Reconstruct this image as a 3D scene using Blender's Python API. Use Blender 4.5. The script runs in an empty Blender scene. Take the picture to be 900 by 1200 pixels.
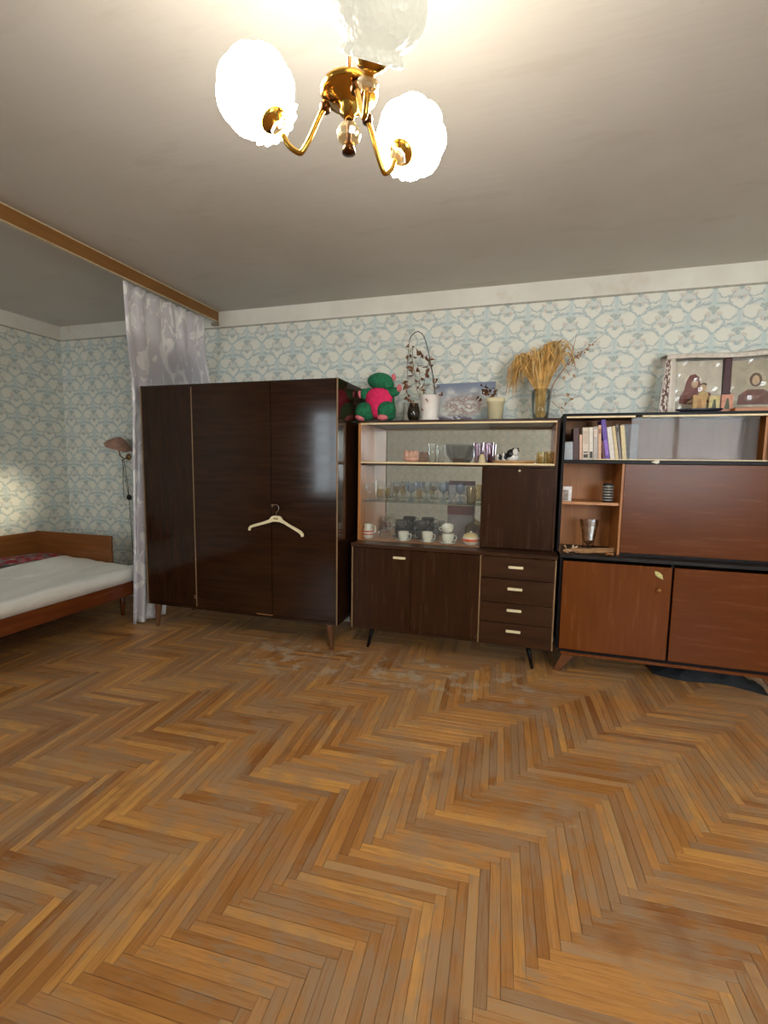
import bpy, bmesh, math, random
from mathutils import Vector, Matrix
random.seed(7)
PI = math.pi
sc = bpy.context.scene
col = sc.collection

# ------------------------------------------------------------------ camera
FPX = 544.505
CAM = Vector((0.0, -3.4816, 1.2971))
CR = Vector((0.95727981, 0.28883608, 0.013751))
CU = Vector((-0.04274794, 0.09432574, 0.99462318))
CF = Vector((-0.28598599, 0.95272051, -0.10264328))
cd = bpy.data.cameras.new('camera'); cam = bpy.data.objects.new('camera', cd); col.objects.link(cam)
cd.sensor_fit = 'VERTICAL'; cd.sensor_height = 36.0; cd.sensor_width = 27.0
cd.lens = FPX / 1200.0 * 36.0
cd.clip_start = 0.02
m = Matrix((CR, CU, -CF)).transposed().to_4x4(); m.translation = CAM
cam.matrix_world = m
sc.camera = cam
sc.view_settings.view_transform = 'Standard'; sc.view_settings.look = 'None'
sc.view_settings.gamma = 1.0; sc.view_settings.use_curve_mapping = False
sc.view_settings.exposure = 0.28
sc.cycles.transparent_max_bounces = 28; sc.cycles.max_bounces = 8; sc.cycles.diffuse_bounces = 3

# ------------------------------------------------------------------ light
LAMP = 66.0          # radiance of the two bright lamp shades
LAMP_DIM = 0.56      # the third shade glows weakly
w = bpy.data.worlds.new('daylight'); sc.world = w; w.use_nodes = True
w.node_tree.nodes['Background'].inputs[0].default_value = (0.72, 0.85, 1.0, 1)
w.node_tree.nodes['Background'].inputs[1].default_value = 2.0
def area(name, loc, rot, sx, sy, power, colr):
    l = bpy.data.lights.new(name, 'AREA'); l.shape = 'RECTANGLE'; l.size = sx; l.size_y = sy
    l.energy = power; l.color = colr
    o = bpy.data.objects.new(name, l); col.objects.link(o); o.location = loc; o.rotation_euler = rot
    return o
# daylight outside the two windows of the wall behind the camera
area('daylight_main_window', (2.1, -5.35, 1.6), (PI/2, 0, 0), 1.8, 1.6, 160.0, (0.96, 0.98, 1.0))
area('daylight_alcove_window', (-3.1, -5.35, 1.5), (PI/2, 0, 0), 0.9, 1.5, 34.0, (0.9, 0.96, 1.0))
sp = bpy.data.lights.new('low_sun_beam', 'SPOT'); sp.energy = 16000.0; sp.spot_size = math.radians(3.4); sp.spot_blend = 0.5
sp.shadow_soft_size = 0.12; sp.color = (1.0, 0.86, 0.62)
so = bpy.data.objects.new('low_sun_beam', sp); col.objects.link(so)
so.location = (4.2, -7.0, 2.05)
so.rotation_euler = (Vector((-4.286, -0.70, 0.95)) - Vector(so.location)).to_track_quat('-Z', 'Y').to_euler()

# ------------------------------------------------------------------ helpers
def at(px, py, Y):
    d = CF + CR*((px-450)/FPX) + CU*((600-py)/FPX)
    return CAM + d*((Y-CAM.y)/d.y)
def atz(px, py, Z=0.0):
    d = CF + CR*((px-450)/FPX) + CU*((600-py)/FPX)
    return CAM + d*((Z-CAM.z)/d.z)
def proj(p):
    d = Vector(p)-CAM; z = d.dot(CF)
    return (450+FPX*d.dot(CR)/z, 600-FPX*d.dot(CU)/z, z)

def lin(r, g, b):
    def f(c):
        c /= 255.0
        return c/12.92 if c <= 0.04045 else ((c+0.055)/1.055)**2.4
    return (f(r), f(g), f(b), 1.0)

def new():
    return bmesh.new()
def box(bm, lo, hi, bev=0.0, seg=1):
    r = bmesh.ops.create_cube(bm, size=1.0)
    vs = r['verts']
    s = Vector(hi)-Vector(lo); c = (Vector(hi)+Vector(lo))/2
    for v in vs: v.co = Vector((v.co.x*s.x, v.co.y*s.y, v.co.z*s.z))+c
    if bev > 0:
        es = list({e for v in vs for e in v.link_edges})
        bmesh.ops.bevel(bm, geom=es, offset=bev, segments=seg, affect='EDGES', profile=0.7)
    return bm
def frame_box(bm, lo, hi, M):
    n0 = len(bm.verts); r = bmesh.ops.create_cube(bm, size=1.0)
    s = Vector(hi)-Vector(lo); c = (Vector(hi)+Vector(lo))/2
    for v in r['verts']: v.co = M @ (Vector((v.co.x*s.x, v.co.y*s.y, v.co.z*s.z))+c)
def tube(bm, pts, rad, seg=8, closed=False, cap=True):
    pts = [Vector(p) for p in pts]; n = len(pts)
    rads = rad if isinstance(rad, (list, tuple)) else [rad]*n
    rings = []; prev = None
    for i, p in enumerate(pts):
        if closed: t = (pts[(i+1) % n]-pts[i-1])
        else: t = (pts[min(i+1, n-1)]-pts[max(i-1, 0)])
        t.normalize()
        if prev is None:
            a = Vector((0, 0, 1)) if abs(t.z) < 0.9 else Vector((1, 0, 0))
            nrm = t.cross(a).normalized()
        else:
            nrm = (prev - t*prev.dot(t))
            nrm = nrm.normalized() if nrm.length > 1e-6 else t.orthogonal().normalized()
        prev = nrm; b = t.cross(nrm)
        rings.append([bm.verts.new(p+(nrm*math.cos(2*PI*k/seg)+b*math.sin(2*PI*k/seg))*rads[i]) for k in range(seg)])
    m = n if closed else n-1
    for i in range(m):
        A = rings[i]; B = rings[(i+1) % n]
        for k in range(seg):
            bm.faces.new((A[k], A[(k+1) % seg], B[(k+1) % seg], B[k]))
    if cap and not closed:
        bm.faces.new(list(reversed(rings[0]))); bm.faces.new(rings[-1])
    return bm
def lathe(bm, prof, c=(0, 0, 0), seg=20, M=None, mod=None):
    """prof: list of (radius, height). mod(ang, i) scales the radius."""
    c = Vector(c); rings = []
    for i, (r, z) in enumerate(prof):
        if r < 1e-5:
            p = Vector((0, 0, z)); p = (M @ p) if M else p
            rings.append([bm.verts.new(p+c)])
        else:
            ring = []
            for k in range(seg):
                a = 2*PI*k/seg; rr = r*(mod(a, i) if mod else 1)
                p = Vector((rr*math.cos(a), rr*math.sin(a), z)); p = (M @ p) if M else p
                ring.append(bm.verts.new(p+c))
            rings.append(ring)
    for A, B in zip(rings, rings[1:]):
        if len(A) == 1 and len(B) == 1: continue
        for k in range(seg):
            k2 = (k+1) % seg
            if len(A) == 1: bm.faces.new((A[0], B[k2], B[k]))
            elif len(B) == 1: bm.faces.new((A[k], A[k2], B[0]))
            else: bm.faces.new((A[k], A[k2], B[k2], B[k]))
    return bm
def blob(bm, c, r, M=None, sub=2, noise=0.0):
    rr = bmesh.ops.create_icosphere(bm, subdivisions=sub, radius=1.0)
    c = Vector(c)
    for v in rr['verts']:
        k = 1+noise*(random.random()-.5)
        p = Vector((v.co.x*r[0]*k, v.co.y*r[1]*k, v.co.z*r[2]*k))
        v.co = (M @ p if M else p)+c
    return bm
def poly_prism(bm, pts, depth_vec):
    d = Vector(depth_vec)
    A = [bm.verts.new(Vector(p)) for p in pts]; B = [bm.verts.new(Vector(p)+d) for p in pts]
    n = len(pts)
    bm.faces.new(A); bm.faces.new(list(reversed(B)))
    for i in range(n): bm.faces.new((A[i], B[i], B[(i+1) % n], A[(i+1) % n]))
    return bm

ROOT = {}
def rootloc(o):
    while o.parent: o = o.parent
    return ROOT.get(o.name, Vector((0, 0, 0)))
def obj(name, bm, mat, parent=None, smooth=False, kind=None, label=None):
    bmesh.ops.recalc_face_normals(bm, faces=bm.faces[:])
    me = bpy.data.meshes.new(name)
    if parent is not None:
        bmesh.ops.translate(bm, verts=bm.verts[:], vec=-rootloc(parent))
    bm.to_mesh(me); bm.free()
    if mat: me.materials.append(mat)
    if smooth:
        for p in me.polygons: p.use_smooth = True
    o = bpy.data.objects.new(name, me); col.objects.link(o)
    if parent is not None: o.parent = parent
    if kind: o['kind'] = kind
    if label: o['label'] = label
    return o
def single(name, bm, mat, label, cat, loc, group=None, smooth=False, kind=None):
    """a thing made of one mesh, origin at loc (world coordinates given)"""
    bmesh.ops.translate(bm, verts=bm.verts[:], vec=-Vector(loc))
    o = obj(name, bm, mat, None, smooth, kind); o.location = loc; ROOT[o.name] = Vector(loc)
    o['label'] = label; o['category'] = cat
    if group: o['group'] = group
    return o
def thing(name, label, cat, loc, group=None):
    o = bpy.data.objects.new(name, None); col.objects.link(o); o.empty_display_size = 0.05
    o.location = loc; ROOT[o.name] = Vector(loc)
    o['label'] = label; o['category'] = cat
    if group: o['group'] = group
    return o
def struct(name, bm, mat, parent=None):
    o = obj(name, bm, mat, parent)
    o['kind'] = 'structure'
    return o
def copy_tree(o, parent=None):
    c = o.copy(); col.objects.link(c); c.parent = parent
    for ch in o.children: copy_tree(ch, c)
    return c
def dup(root, loc, label, group=None, rotz=None, scale=None):
    c = copy_tree(root); c.location = loc; ROOT[c.name] = Vector(loc); c['label'] = label
    if group: c['group'] = group
    if rotz is not None: c.rotation_euler = (0, 0, rotz)
    if scale is not None: c.scale = (scale,)*3 if not isinstance(scale, tuple) else scale
    return c

# ------------------------------------------------------------------ node expressions
class X:
    def __init__(s, nt, v): s.nt = nt; s.v = v
    def _m(s, op, *a):
        n = s.nt.nodes.new('ShaderNodeMath'); n.operation = op
        for i, q in enumerate((s,)+a):
            if isinstance(q, X): s.nt.links.new(q.v, n.inputs[i])
            else: n.inputs[i].default_value = q
        return X(s.nt, n.outputs[0])
    def __add__(s, o): return s._m('ADD', o)
    def __sub__(s, o): return s._m('SUBTRACT', o)
    def __mul__(s, o): return s._m('MULTIPLY', o)
    def __truediv__(s, o): return s._m('DIVIDE', o)
    def abs(s): return s._m('ABSOLUTE')
    def floor(s): return s._m('FLOOR')
    def frac(s): return s._m('FRACT')
    def sqrt(s): return s._m('SQRT')
    def sin(s): return s._m('SINE')
    def min(s, o): return s._m('MINIMUM', o)
    def max(s, o): return s._m('MAXIMUM', o)
    def step(s, a, b):
        """smooth 0..1 from a to b"""
        n = s.nt.nodes.new('ShaderNodeMapRange'); n.interpolation_type = 'SMOOTHSTEP'
        s.nt.links.new(s.v, n.inputs[0]); n.inputs[1].default_value = a; n.inputs[2].default_value = b
        if a > b:
            n.inputs[1].default_value = b; n.inputs[2].default_value = a; n.inputs[3].default_value = 1; n.inputs[4].default_value = 0
        return X(s.nt, n.outputs[0])
def mixc(nt, f, a, b):
    n = nt.nodes.new('ShaderNodeMix'); n.data_type = 'RGBA'
    if isinstance(f, X): nt.links.new(f.v, n.inputs[0])
    else: n.inputs[0].default_value = f
    for i, q in ((6, a), (7, b)):
        if isinstance(q, (tuple, list)): n.inputs[i].default_value = tuple(q) if len(q) == 4 else tuple(q)+(1,)
        else: nt.links.new(q, n.inputs[i])
    return n.outputs[2]
def noise(nt, vec, scale, detail=3.0, rough=0.5):
    n = nt.nodes.new('ShaderNodeTexNoise'); n.inputs['Scale'].default_value = scale
    n.inputs['Detail'].default_value = detail; n.inputs['Roughness'].default_value = rough
    if vec is not None: nt.links.new(vec, n.inputs['Vector'])
    return X(nt, n.outputs['Fac'])
def coord(nt, kind='Object'):
    return nt.nodes.new('ShaderNodeTexCoord').outputs[kind]
def worldpos(nt):
    return nt.nodes.new('ShaderNodeNewGeometry').outputs['Position']
def mapping(nt, vec, scale=(1, 1, 1), loc=(0, 0, 0), rot=(0, 0, 0)):
    n = nt.nodes.new('ShaderNodeMapping'); nt.links.new(vec, n.inputs['Vector'])
    n.inputs['Scale'].default_value = scale; n.inputs['Location'].default_value = loc; n.inputs['Rotation'].default_value = rot
    return n.outputs[0]
def base_mat(name, colr=(0.5, 0.5, 0.5, 1), rough=0.5, metal=0.0, spec=0.5):
    m = bpy.data.materials.new(name); m.use_nodes = True; nt = m.node_tree
    b = nt.nodes['Principled BSDF']
    b.inputs['Base Color'].default_value = colr; b.inputs['Roughness'].default_value = rough
    b.inputs['Metallic'].default_value = metal; b.inputs['Specular IOR Level'].default_value = spec
    return m, nt, b
def bump(nt, b, h, strength=0.3, dist=0.002):
    n = nt.nodes.new('ShaderNodeBump'); n.inputs['Strength'].default_value = strength; n.inputs['Distance'].default_value = dist
    nt.links.new(h.v if isinstance(h, X) else h, n.inputs['Height']); nt.links.new(n.outputs[0], b.inputs['Normal'])
MATS = {}
def plain(name, rgb, rough=0.5, metal=0.0, spec=0.5, var=0.12, scale=40.0, bmp=0.0):
    if name in MATS: return MATS[name]
    c = lin(*rgb); m, nt, b = base_mat(name, c, rough, metal, spec)
    if var > 0:
        nz = noise(nt, coord(nt), scale, 3)
        a = tuple(x*(1-var) for x in c[:3]); d = tuple(min(1, x*(1+var)) for x in c[:3])
        nt.links.new(mixc(nt, nz.step(.3, .7), a, d), b.inputs['Base Color'])
        if bmp > 0: bump(nt, b, nz, bmp)
    MATS[name] = m; return m
def wood(name, c1, c2, rough=0.25, grain='z', spec=0.5, coat=0.0, fine=1.0, worn=None):
    if name in MATS: return MATS[name]
    m, nt, b = base_mat(name, lin(*c1), rough, 0, spec)
    s = {'x': (1.2, 14, 14), 'y': (14, 1.2, 14), 'z': (14, 14, 1.2)}[grain]
    v = mapping(nt, worldpos(nt), s)
    n1 = noise(nt, v, 3.0*fine, 3, 0.6); n2 = noise(nt, mapping(nt, worldpos(nt), (2, 2, 2)), 1.3, 2)
    f = (n1.step(.3, .7)*0.7 + n2*0.5).min(1.0)
    c = mixc(nt, f, lin(*c1), lin(*c2))
    nt.links.new(c, b.inputs['Base Color'])
    r = n1*0.12+(rough-0.06)
    nt.links.new(r.v, b.inputs['Roughness'])
    if coat: b.inputs['Coat Weight'].default_value = coat; b.inputs['Coat Roughness'].default_value = 0.06
    bump(nt, b, n2*0.6+n1*0.08, 0.12, 0.01)
    MATS[name] = m; return m
def thin_glass(name, tint=(1, 1, 1), refl=0.06, milky=0.0, milkc=(0.7, 0.7, 0.7)):
    if name in MATS: return MATS[name]
    m = bpy.data.materials.new(name); m.use_nodes = True; nt = m.node_tree; nt.nodes.clear()
    out = nt.nodes.new('ShaderNodeOutputMaterial'); tr = nt.nodes.new('ShaderNodeBsdfTransparent')
    tr.inputs[0].default_value = tuple(tint)+(1,)
    gl = nt.nodes.new('ShaderNodeBsdfGlossy'); gl.inputs['Roughness'].default_value = 0.03
    fr = nt.nodes.new('ShaderNodeLayerWeight'); fr.inputs['Blend'].default_value = 0.25
    f = (X(nt, fr.outputs['Fresnel'])*0.6+refl*0.6).min(1.0)
    mx = nt.nodes.new('ShaderNodeMixShader'); nt.links.new(f.v, mx.inputs[0])
    nt.links.new(tr.outputs[0], mx.inputs[1]); nt.links.new(gl.outputs[0], mx.inputs[2])
    last = mx.outputs[0]
    if milky > 0:
        df = nt.nodes.new('ShaderNodeBsdfDiffuse'); df.inputs[0].default_value = tuple(milkc)+(1,)
        m2 = nt.nodes.new('ShaderNodeMixShader'); m2.inputs[0].default_value = milky
        nt.links.new(last, m2.inputs[1]); nt.links.new(df.outputs[0], m2.inputs[2]); last = m2.outputs[0]
    nt.links.new(last, out.inputs[0])
    MATS[name] = m; return m

# ------------------------------------------------------------------ wallpaper
def wallpaper(name, axis, lift=0.0):
    m, nt, b = base_mat(name, (0.6, 0.6, 0.55, 1), 0.7, 0, 0.25)
    pos = worldpos(nt)
    wob = nt.nodes.new('ShaderNodeTexNoise'); wob.inputs['Scale'].default_value = 30.0; wob.inputs['Detail'].default_value = 4
    nt.links.new(pos, wob.inputs['Vector'])
    sep = nt.nodes.new('ShaderNodeSeparateXYZ'); nt.links.new(pos, sep.inputs[0])
    wn = nt.nodes.new('ShaderNodeSeparateColor'); nt.links.new(wob.outputs['Color'], wn.inputs[0])
    h = X(nt, sep.outputs[0 if axis == 'x' else 1]) + (X(nt, wn.outputs[0])-0.5)*0.034
    z = X(nt, sep.outputs[2]) + (X(nt, wn.outputs[1])-0.5)*0.034
    PX, PZ, H0, Z0 = 0.2785, 0.268, 0.532, 2.370
    p = (h-H0)/PX; q = (z-Z0)/PZ
    masks = {}
    def add(k, e): masks[k] = e if k not in masks else masks[k].max(e)
    fine = noise(nt, pos, 120, 2); rag = (noise(nt, pos, 75, 2)-0.5)*0.022
    for off in (0.0, 0.5):
        x = ((p+(0.5+off)).frac()-0.5)*PX; y = ((q+(0.5+off)).frac()-0.5)*PZ
        ax = x.abs()
        def ell(cx, cy, rx, ry, soft=0.25):
            d = (((ax-cx)/rx)*((ax-cx)/rx)+((y-cy)/ry)*((y-cy)/ry)).sqrt()
            return d.step(1.0+soft, 1.0-soft)
        def ring(cx, cy, r, t):
            d = ((ax-cx)*(ax-cx)+(y-cy)*(y-cy)).sqrt()-r
            return (d.abs()+rag*0.5).step(t*1.7, t*0.3)
        # cream ovals either side of the stem, cream crown over it
        add('cream', ell(0.060, 0.028, 0.044, 0.040)); add('cream', ell(0.0, 0.074, 0.026, 0.024)); add('cream', ell(0.032, 0.095, 0.013, 0.022))
        add('cream', ell(0.062, -0.100, 0.040, 0.030)); add('cream', ell(0.058, -0.020, 0.030, 0.010))
        # stem pillar
        add('stem', ax.step(0.014, 0.007)*y.abs().step(0.060, 0.036))
        add('stem', ell(0.0, -0.05, 0.030, 0.014))
        # ogee branches
        k = ax-0.02
        yy = (k*k)*(-3.4)-0.044
        add('dark', ((y-yy).abs()+rag).step(0.011, 0.002)*ax.step(0.008, 0.02)*ax.step(0.135, 0.120))
        # smiles under the ovals
        add('dark', ring(0.060, 0.026, 0.043, 0.0045)*y.step(0.032, 0.004))
        # curls of the crown
        add('dark', ring(0.040, 0.102, 0.020, 0.0045)*ax.step(0.03, 0.045)); add('dark', ring(0.0, 0.072, 0.030, 0.0035)*y.step(0.075, 0.06))
        # leaf cluster under the stem
        add('leaf', ell(0.0, -0.088, 0.018, 0.022)); add('leaf', ell(0.020, -0.078, 0.014, 0.010)); add('leaf', ell(0.0, 0.110, 0.014, 0.012))
        add('pink', ell(0.034, -0.112, 0.017, 0.015)); add('pink', ell(0.020, 0.118, 0.014, 0.012))
    c = mixc(nt, noise(nt, pos, 9, 2).step(.3, .7), lin(214, 217, 209), lin(221, 222, 213))
    c = mixc(nt, masks['cream']*0.85, c, lin(234, 231, 217))
    c = mixc(nt, masks['stem']*0.7, c, lin(196, 211, 206))
    c = mixc(nt, masks['pink']*fine.step(.35, .6)*0.55, c, lin(196, 170, 150))
    c = mixc(nt, masks['leaf']*fine.step(.3, .55)*0.7, c, lin(150, 166, 158))
    c = mixc(nt, masks['dark']*fine.step(.2, .5)*0.8, c, lin(172, 185, 181))
    # yellowed, soiled paper
    st = noise(nt, pos, 1.7, 4).step(.52, .75)
    c = mixc(nt, st*0.15, c, lin(200, 190, 160))
    if lift: c = mixc(nt, lift, c, lin(238, 244, 242))  # whitens the colours to stand in for stronger light on the wall
    nt.links.new(c, b.inputs['Base Color'])
    bump(nt, b, masks['dark']+fine*0.3, 0.15, 0.001)
    return m
WP_F = wallpaper('brightened_wallpaper_window_wall', 'x', 0.42); WP_X = wallpaper('wallpaper_along_x', 'x'); WP_Y = wallpaper('wallpaper_along_y', 'y')  # window wall: same paper, colour brightened so its mirror reflection looks better lit
def plaster(name, a, bcol, scale=1.3, stain=None, amt=0.5):
    m, nt, b = base_mat(name, lin(*a), 0.75, 0, 0.2); pos = worldpos(nt)
    c = mixc(nt, noise(nt, pos, scale, 3, .6).step(.35, .7), lin(*a), lin(*bcol))
    if stain:
        v = mapping(nt, pos, (1.0, 3.0, 1.0))
        c = mixc(nt, noise(nt, v, 2.3, 4, .65).step(.56, .68)*amt, c, lin(*stain))
    nt.links.new(c, b.inputs['Base Color'])
    bump(nt, b, noise(nt, mapping(nt, pos, (1, 6, 1)), 5, 3), 0.25, 0.004)
    return m
M_CEIL = plaster('whitewashed_ceiling', (200, 194, 184), (208, 203, 194), 0.9, (190, 182, 168), 0.35)
M_FRIEZE = plaster('whitewash_band', (222, 216, 203), (232, 227, 214), 3.0, (205, 190, 165), 0.6)

# ------------------------------------------------------------------ room
XL, XR, YF, H = -4.286, 3.35, -5.0, 2.55
T = 0.12; ZW = 2.421
struct('ceiling', box(new(), (XL-T, YF-T, H), (XR+T, T, H+0.15)), M_CEIL)
wb = struct('wall_back', box(new(), (XL-T, 0, -0.05), (XR+T, T, H)), WP_X)
wl = struct('wall_left', box(new(), (XL-T, YF-T, -0.05), (XL, 0, H)), WP_Y)
struct('wall_right', box(new(), (XR, YF-T, -0.05), (XR+T, 0, H)), WP_Y)
WINS = [(-3.5, -2.72, 0.75, 2.2), (1.2, 3.0, 0.85, 2.3)]
bm = new()
xs = [XL-T] + [v for q in WINS for v in q[:2]] + [XR+T]
for i in range(0, len(xs), 2): box(bm, (xs[i], YF-T, -0.05), (xs[i+1], YF, H))
for a, b_, z0, z1 in WINS:
    box(bm, (a, YF-T, -0.05), (b_, YF, z0)); box(bm, (a, YF-T, z1), (b_, YF, H))
struct('wall_front', bm, WP_F)
struct('trim_1', box(new(), (XL, -0.004, ZW), (XR, 0, H)), M_FRIEZE)
struct('trim_2', box(new(), (XL, YF, ZW), (XL+0.004, -0.004, H)), M_FRIEZE)
M_EDGE = plain('wallpaper_edge_shadow', (170, 163, 148), 0.8)  # grey strip paints the shadow line along the raised wallpaper edge
struct('trim_3', box(new(), (XL+0.004, -0.007, ZW-0.007), (XR, 0, ZW+0.004)), M_EDGE)
struct('trim_4', box(new(), (XL, YF, ZW-0.007), (XL+0.007, -0.007, ZW+0.004)), M_EDGE)
M_WHITE = plain('white_gloss_paint', (235, 233, 226), 0.35, var=0.04)
M_PANE = thin_glass('window_glass', (0.95, 0.97, 0.97), 0.04)
for i, (a, b_, z0, z1) in enumerate(WINS):
    fr = new(); Y0, Y1 = YF-0.09, YF-0.03
    for (p, q) in (((a, z0), (a+0.05, z1)), ((b_-0.05, z0), (b_, z1)), ((a, z0), (b_, z0+0.05)), ((a, z1-0.05), (b_, z1))):
        box(fr, (p[0], Y0, p[1]), (q[0], Y1, q[1]), 0.004)
    n = 2
    for k in range(1, n):
        xm = a+(b_-a)*k/n; box(fr, (xm-0.03, Y0, z0), (xm+0.03, Y1, z1), 0.004)
    wf = struct('window_%d' % (i+1), fr, M_WHITE)
    for k in range(n):
        xa = a+(b_-a)*k/n+0.03; xb = a+(b_-a)*(k+1)/n-0.03
        obj('pane', box(new(), (xa, YF-0.062, z0+0.04), (xb, YF-0.058, z1-0.04)), M_PANE, wf)
    obj('window_sill', box(new(), (a-0.05, YF-0.03, z0-0.03), (b_+0.05, YF+0.16, z0), 0.005), M_WHITE, wf)

# floor: sub-floor slab and herringbone slats
M_SUB = plain('dark_floor_joints', (40, 24, 12), 0.8)
fl = struct('floor', box(new(), (XL-T, YF-T, -0.06), (XR+T, T, -0.012)), M_SUB)
def parquet(name, island):
    m, nt, b = base_mat(name, lin(170, 110, 55), 0.4, 0, 0.45)
    pos = worldpos(nt)
    if island: rnd = X(nt, nt.nodes.new('ShaderNodeNewGeometry').outputs['Random Per Island'])
    else: rnd = X(nt, nt.nodes.new('ShaderNodeObjectInfo').outputs['Random'])
    uv = coord(nt, 'UV')
    cmb = nt.nodes.new('ShaderNodeCombineXYZ'); sepu = nt.nodes.new('ShaderNodeSeparateXYZ'); nt.links.new(uv, sepu.inputs[0])
    nt.links.new((X(nt, sepu.outputs[0])*5.0).v, cmb.inputs[0]); nt.links.new((X(nt, sepu.outputs[1])*70.0).v, cmb.inputs[1])
    nt.links.new((rnd*57.0).v, cmb.inputs[2])
    g = noise(nt, cmb.outputs[0], 1.6, 3, .6)
    cm2 = nt.nodes.new('ShaderNodeCombineXYZ'); nt.links.new((X(nt, sepu.outputs[0])*6.0).v, cm2.inputs[0]); nt.links.new((X(nt, sepu.outputs[1])*22.0).v, cm2.inputs[1]); nt.links.new((rnd*91.0).v, cm2.inputs[2])
    pt = noise(nt, cm2.outputs[0], 1.5, 3, .65)
    r2 = (rnd*17.31).frac(); r3 = (rnd*41.7).frac()
    c = mixc(nt, r2, lin(156, 102, 50), lin(202, 143, 78))
    c = mixc(nt, r3.step(.74, .92)*0.8, c, lin(218, 160, 86))
    c = mixc(nt, r3.step(.08, .01)*0.5, c, lin(118, 66, 28))
    c = mixc(nt, g.step(.42, .75)*0.5, c, lin(128, 74, 30))
    # worn, greyed lacquer in irregular patches
    wv = noise(nt, pos, 2.1, 3, .62)
    wv2 = noise(nt, mapping(nt, pos, (1, 1, 1), (4.2, 1.3, 0)), 7.0, 3, .6)
    grey = (wv.step(.42, .58)*0.9*(wv2.step(.34, .58))).max(((rnd*29.7).frac()).step(.70, .90)*0.75)*(g.step(.8, .35))
    grey = grey.max(pt.step(.52, .62)*wv.step(.36, .5)*0.75)
    c = mixc(nt, grey*0.85, c, lin(158, 134, 108))
    pale = noise(nt, mapping(nt, pos, (1, 1, 1), (9.1, 3.3, 0)), 5.0, 4, .7).step(.66, .72)
    sp2 = nt.nodes.new('ShaderNodeSeparateXYZ'); nt.links.new(pos, sp2.inputs[0])
    c = mixc(nt, pale*0.40, c, lin(190, 172, 148))
    px_, py_ = X(nt, sp2.outputs[0]), X(nt, sp2.outputs[1])
    scuff = px_.step(-2.1, -1.6)*px_.step(0.3, -0.1)*py_.step(-1.15, -0.85)*py_.step(-0.48, -0.6)
    c = mixc(nt, scuff*noise(nt, mapping(nt, pos, (1, 1, 1), (2.1, 5.3, 0)), 9.0, 3, .65).step(.50, .62)*0.55, c, lin(196, 184, 166))
    drk = noise(nt, mapping(nt, pos, (1, 1, 1), (1.1, 7.3, 0)), 3.6, 3, .65).step(.60, .72)
    c = mixc(nt, drk*0.45, c, lin(120, 68, 30))
    nt.links.new(c, b.inputs['Base Color'])
    nt.links.new((grey*0.25+wv2*0.12+0.24).v, b.inputs['Roughness'])
    bump(nt, b, g*0.6+wv2*0.5, 0.14, 0.002)
    return m
SL, SW, GAP = 0.398, 0.0318, 0.0004
ROTF = math.radians(2.7)
cs, sn = math.cos(ROTF), math.sin(ROTF)
def rotf(x, y): return (x*cs-y*sn, x*sn+y*cs)
# phase: spine between an X column and a Y column passes through world (-0.3525,-2.3975)
xr, yr = (-0.3525*cs-2.3975*sn, 0.3525*sn-2.3975*cs)
U0 = (xr-yr)-SL       # u at the left of an X column (rotated frame)
slats = []
for mI in range(-14, 15):
    for k in range(-260, 260):
        ox = k*SW+mI*SL+U0/2; oy = k*SW-mI*SL-U0/2
        for typ in (0, 1):
            if typ == 0: cx, cy = ox+SL/2, oy+SW/2
            else: cx, cy = ox+SL+SW/2, oy+SW-SL/2
            wx, wy = rotf(cx, cy)
            if XL-0.15 < wx < XR+0.15 and YF-0.15 < wy < 0.15: slats.append((wx, wy, typ))
def slat_corners(s, inset=GAP):
    wx, wy, t = s; a = SL/2-inset; b_ = SW/2-inset
    if t: a, b_ = b_, a
    return [(wx+cs*x-sn*y, wy+sn*x+cs*y) for x, y in ((-a, -b_), (a, -b_), (a, b_), (-a, b_))]
def shown(s):
    pts = []
    for x, y in slat_corners(s):
        if y > -0.60 and -2.8 < x < 1.5: return 0
        p = proj((x, y, 0))
        if p[2] < 0.1: return 0
        pts.append((min(max(p[0], 0), 900), min(max(p[1], 0), 1200)))
    return abs(sum(pts[i][0]*pts[(i+1) % 4][1]-pts[(i+1) % 4][0]*pts[i][1] for i in range(4)))/2
slats = [s for s in slats if all(XL < x < XR and YF < y < 0 for x, y in slat_corners(s)) or True]
order = sorted(slats, key=shown, reverse=True)
near, rest = order[:300], order[300:]
def slat_geo(verts, faces, uvs, corners, zt, typ, vlen, vwid):
    """bevelled slat: top ring inset, side ring, open bottom"""
    n = len(verts); cx = sum(c[0] for c in corners)/4; cy = sum(c[1] for c in corners)/4
    def clampr(x, y): return (min(max(x, XL+0.001), XR-0.001), min(max(y, YF+0.001), -0.001))
    for (x, y) in corners:
        x, y = clampr(x, y); verts.append((x, y, -0.012))
    for (x, y) in corners:
        x, y = clampr(x, y); verts.append((x, y, zt-0.0008))
    for (x, y) in corners:
        dx, dy = cx-x, cy-y; l = math.hypot(dx, dy)
        ux = x+0.0009*(1 if dx > 0 else -1); uy = y+0.0009*(1 if dy > 0 else -1)
        ux, uy = clampr(ux, uy); verts.append((ux, uy, zt))
    faces.append((n+8, n+9, n+10, n+11))
    for i in range(4):
        j = (i+1) % 4
        faces.append((n+i, n+j, n+4+j, n+4+i)); faces.append((n+4+i, n+4+j, n+8+j, n+8+i))
def uvof(i, typ):
    q = i % 4
    a = (0, SL, SL, 0)[q]; b_ = (0, 0, SW, SW)[q]
    if typ: a, b_ = (0, 0, SL, SL)[q], (0, SW, SW, 0)[q]
    return a, b_
def add_uv(me, typs):
    ul = me.uv_layers.new(name='UVMap')
    for lp in me.loops:
        s, i = divmod(lp.vertex_index, 12)
        ul.data[lp.index].uv = uvof(i, typs[s])
M_P1 = parquet('parquet_oak', False); M_P2 = parquet('parquet_oak_field', True)
sh = []
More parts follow.
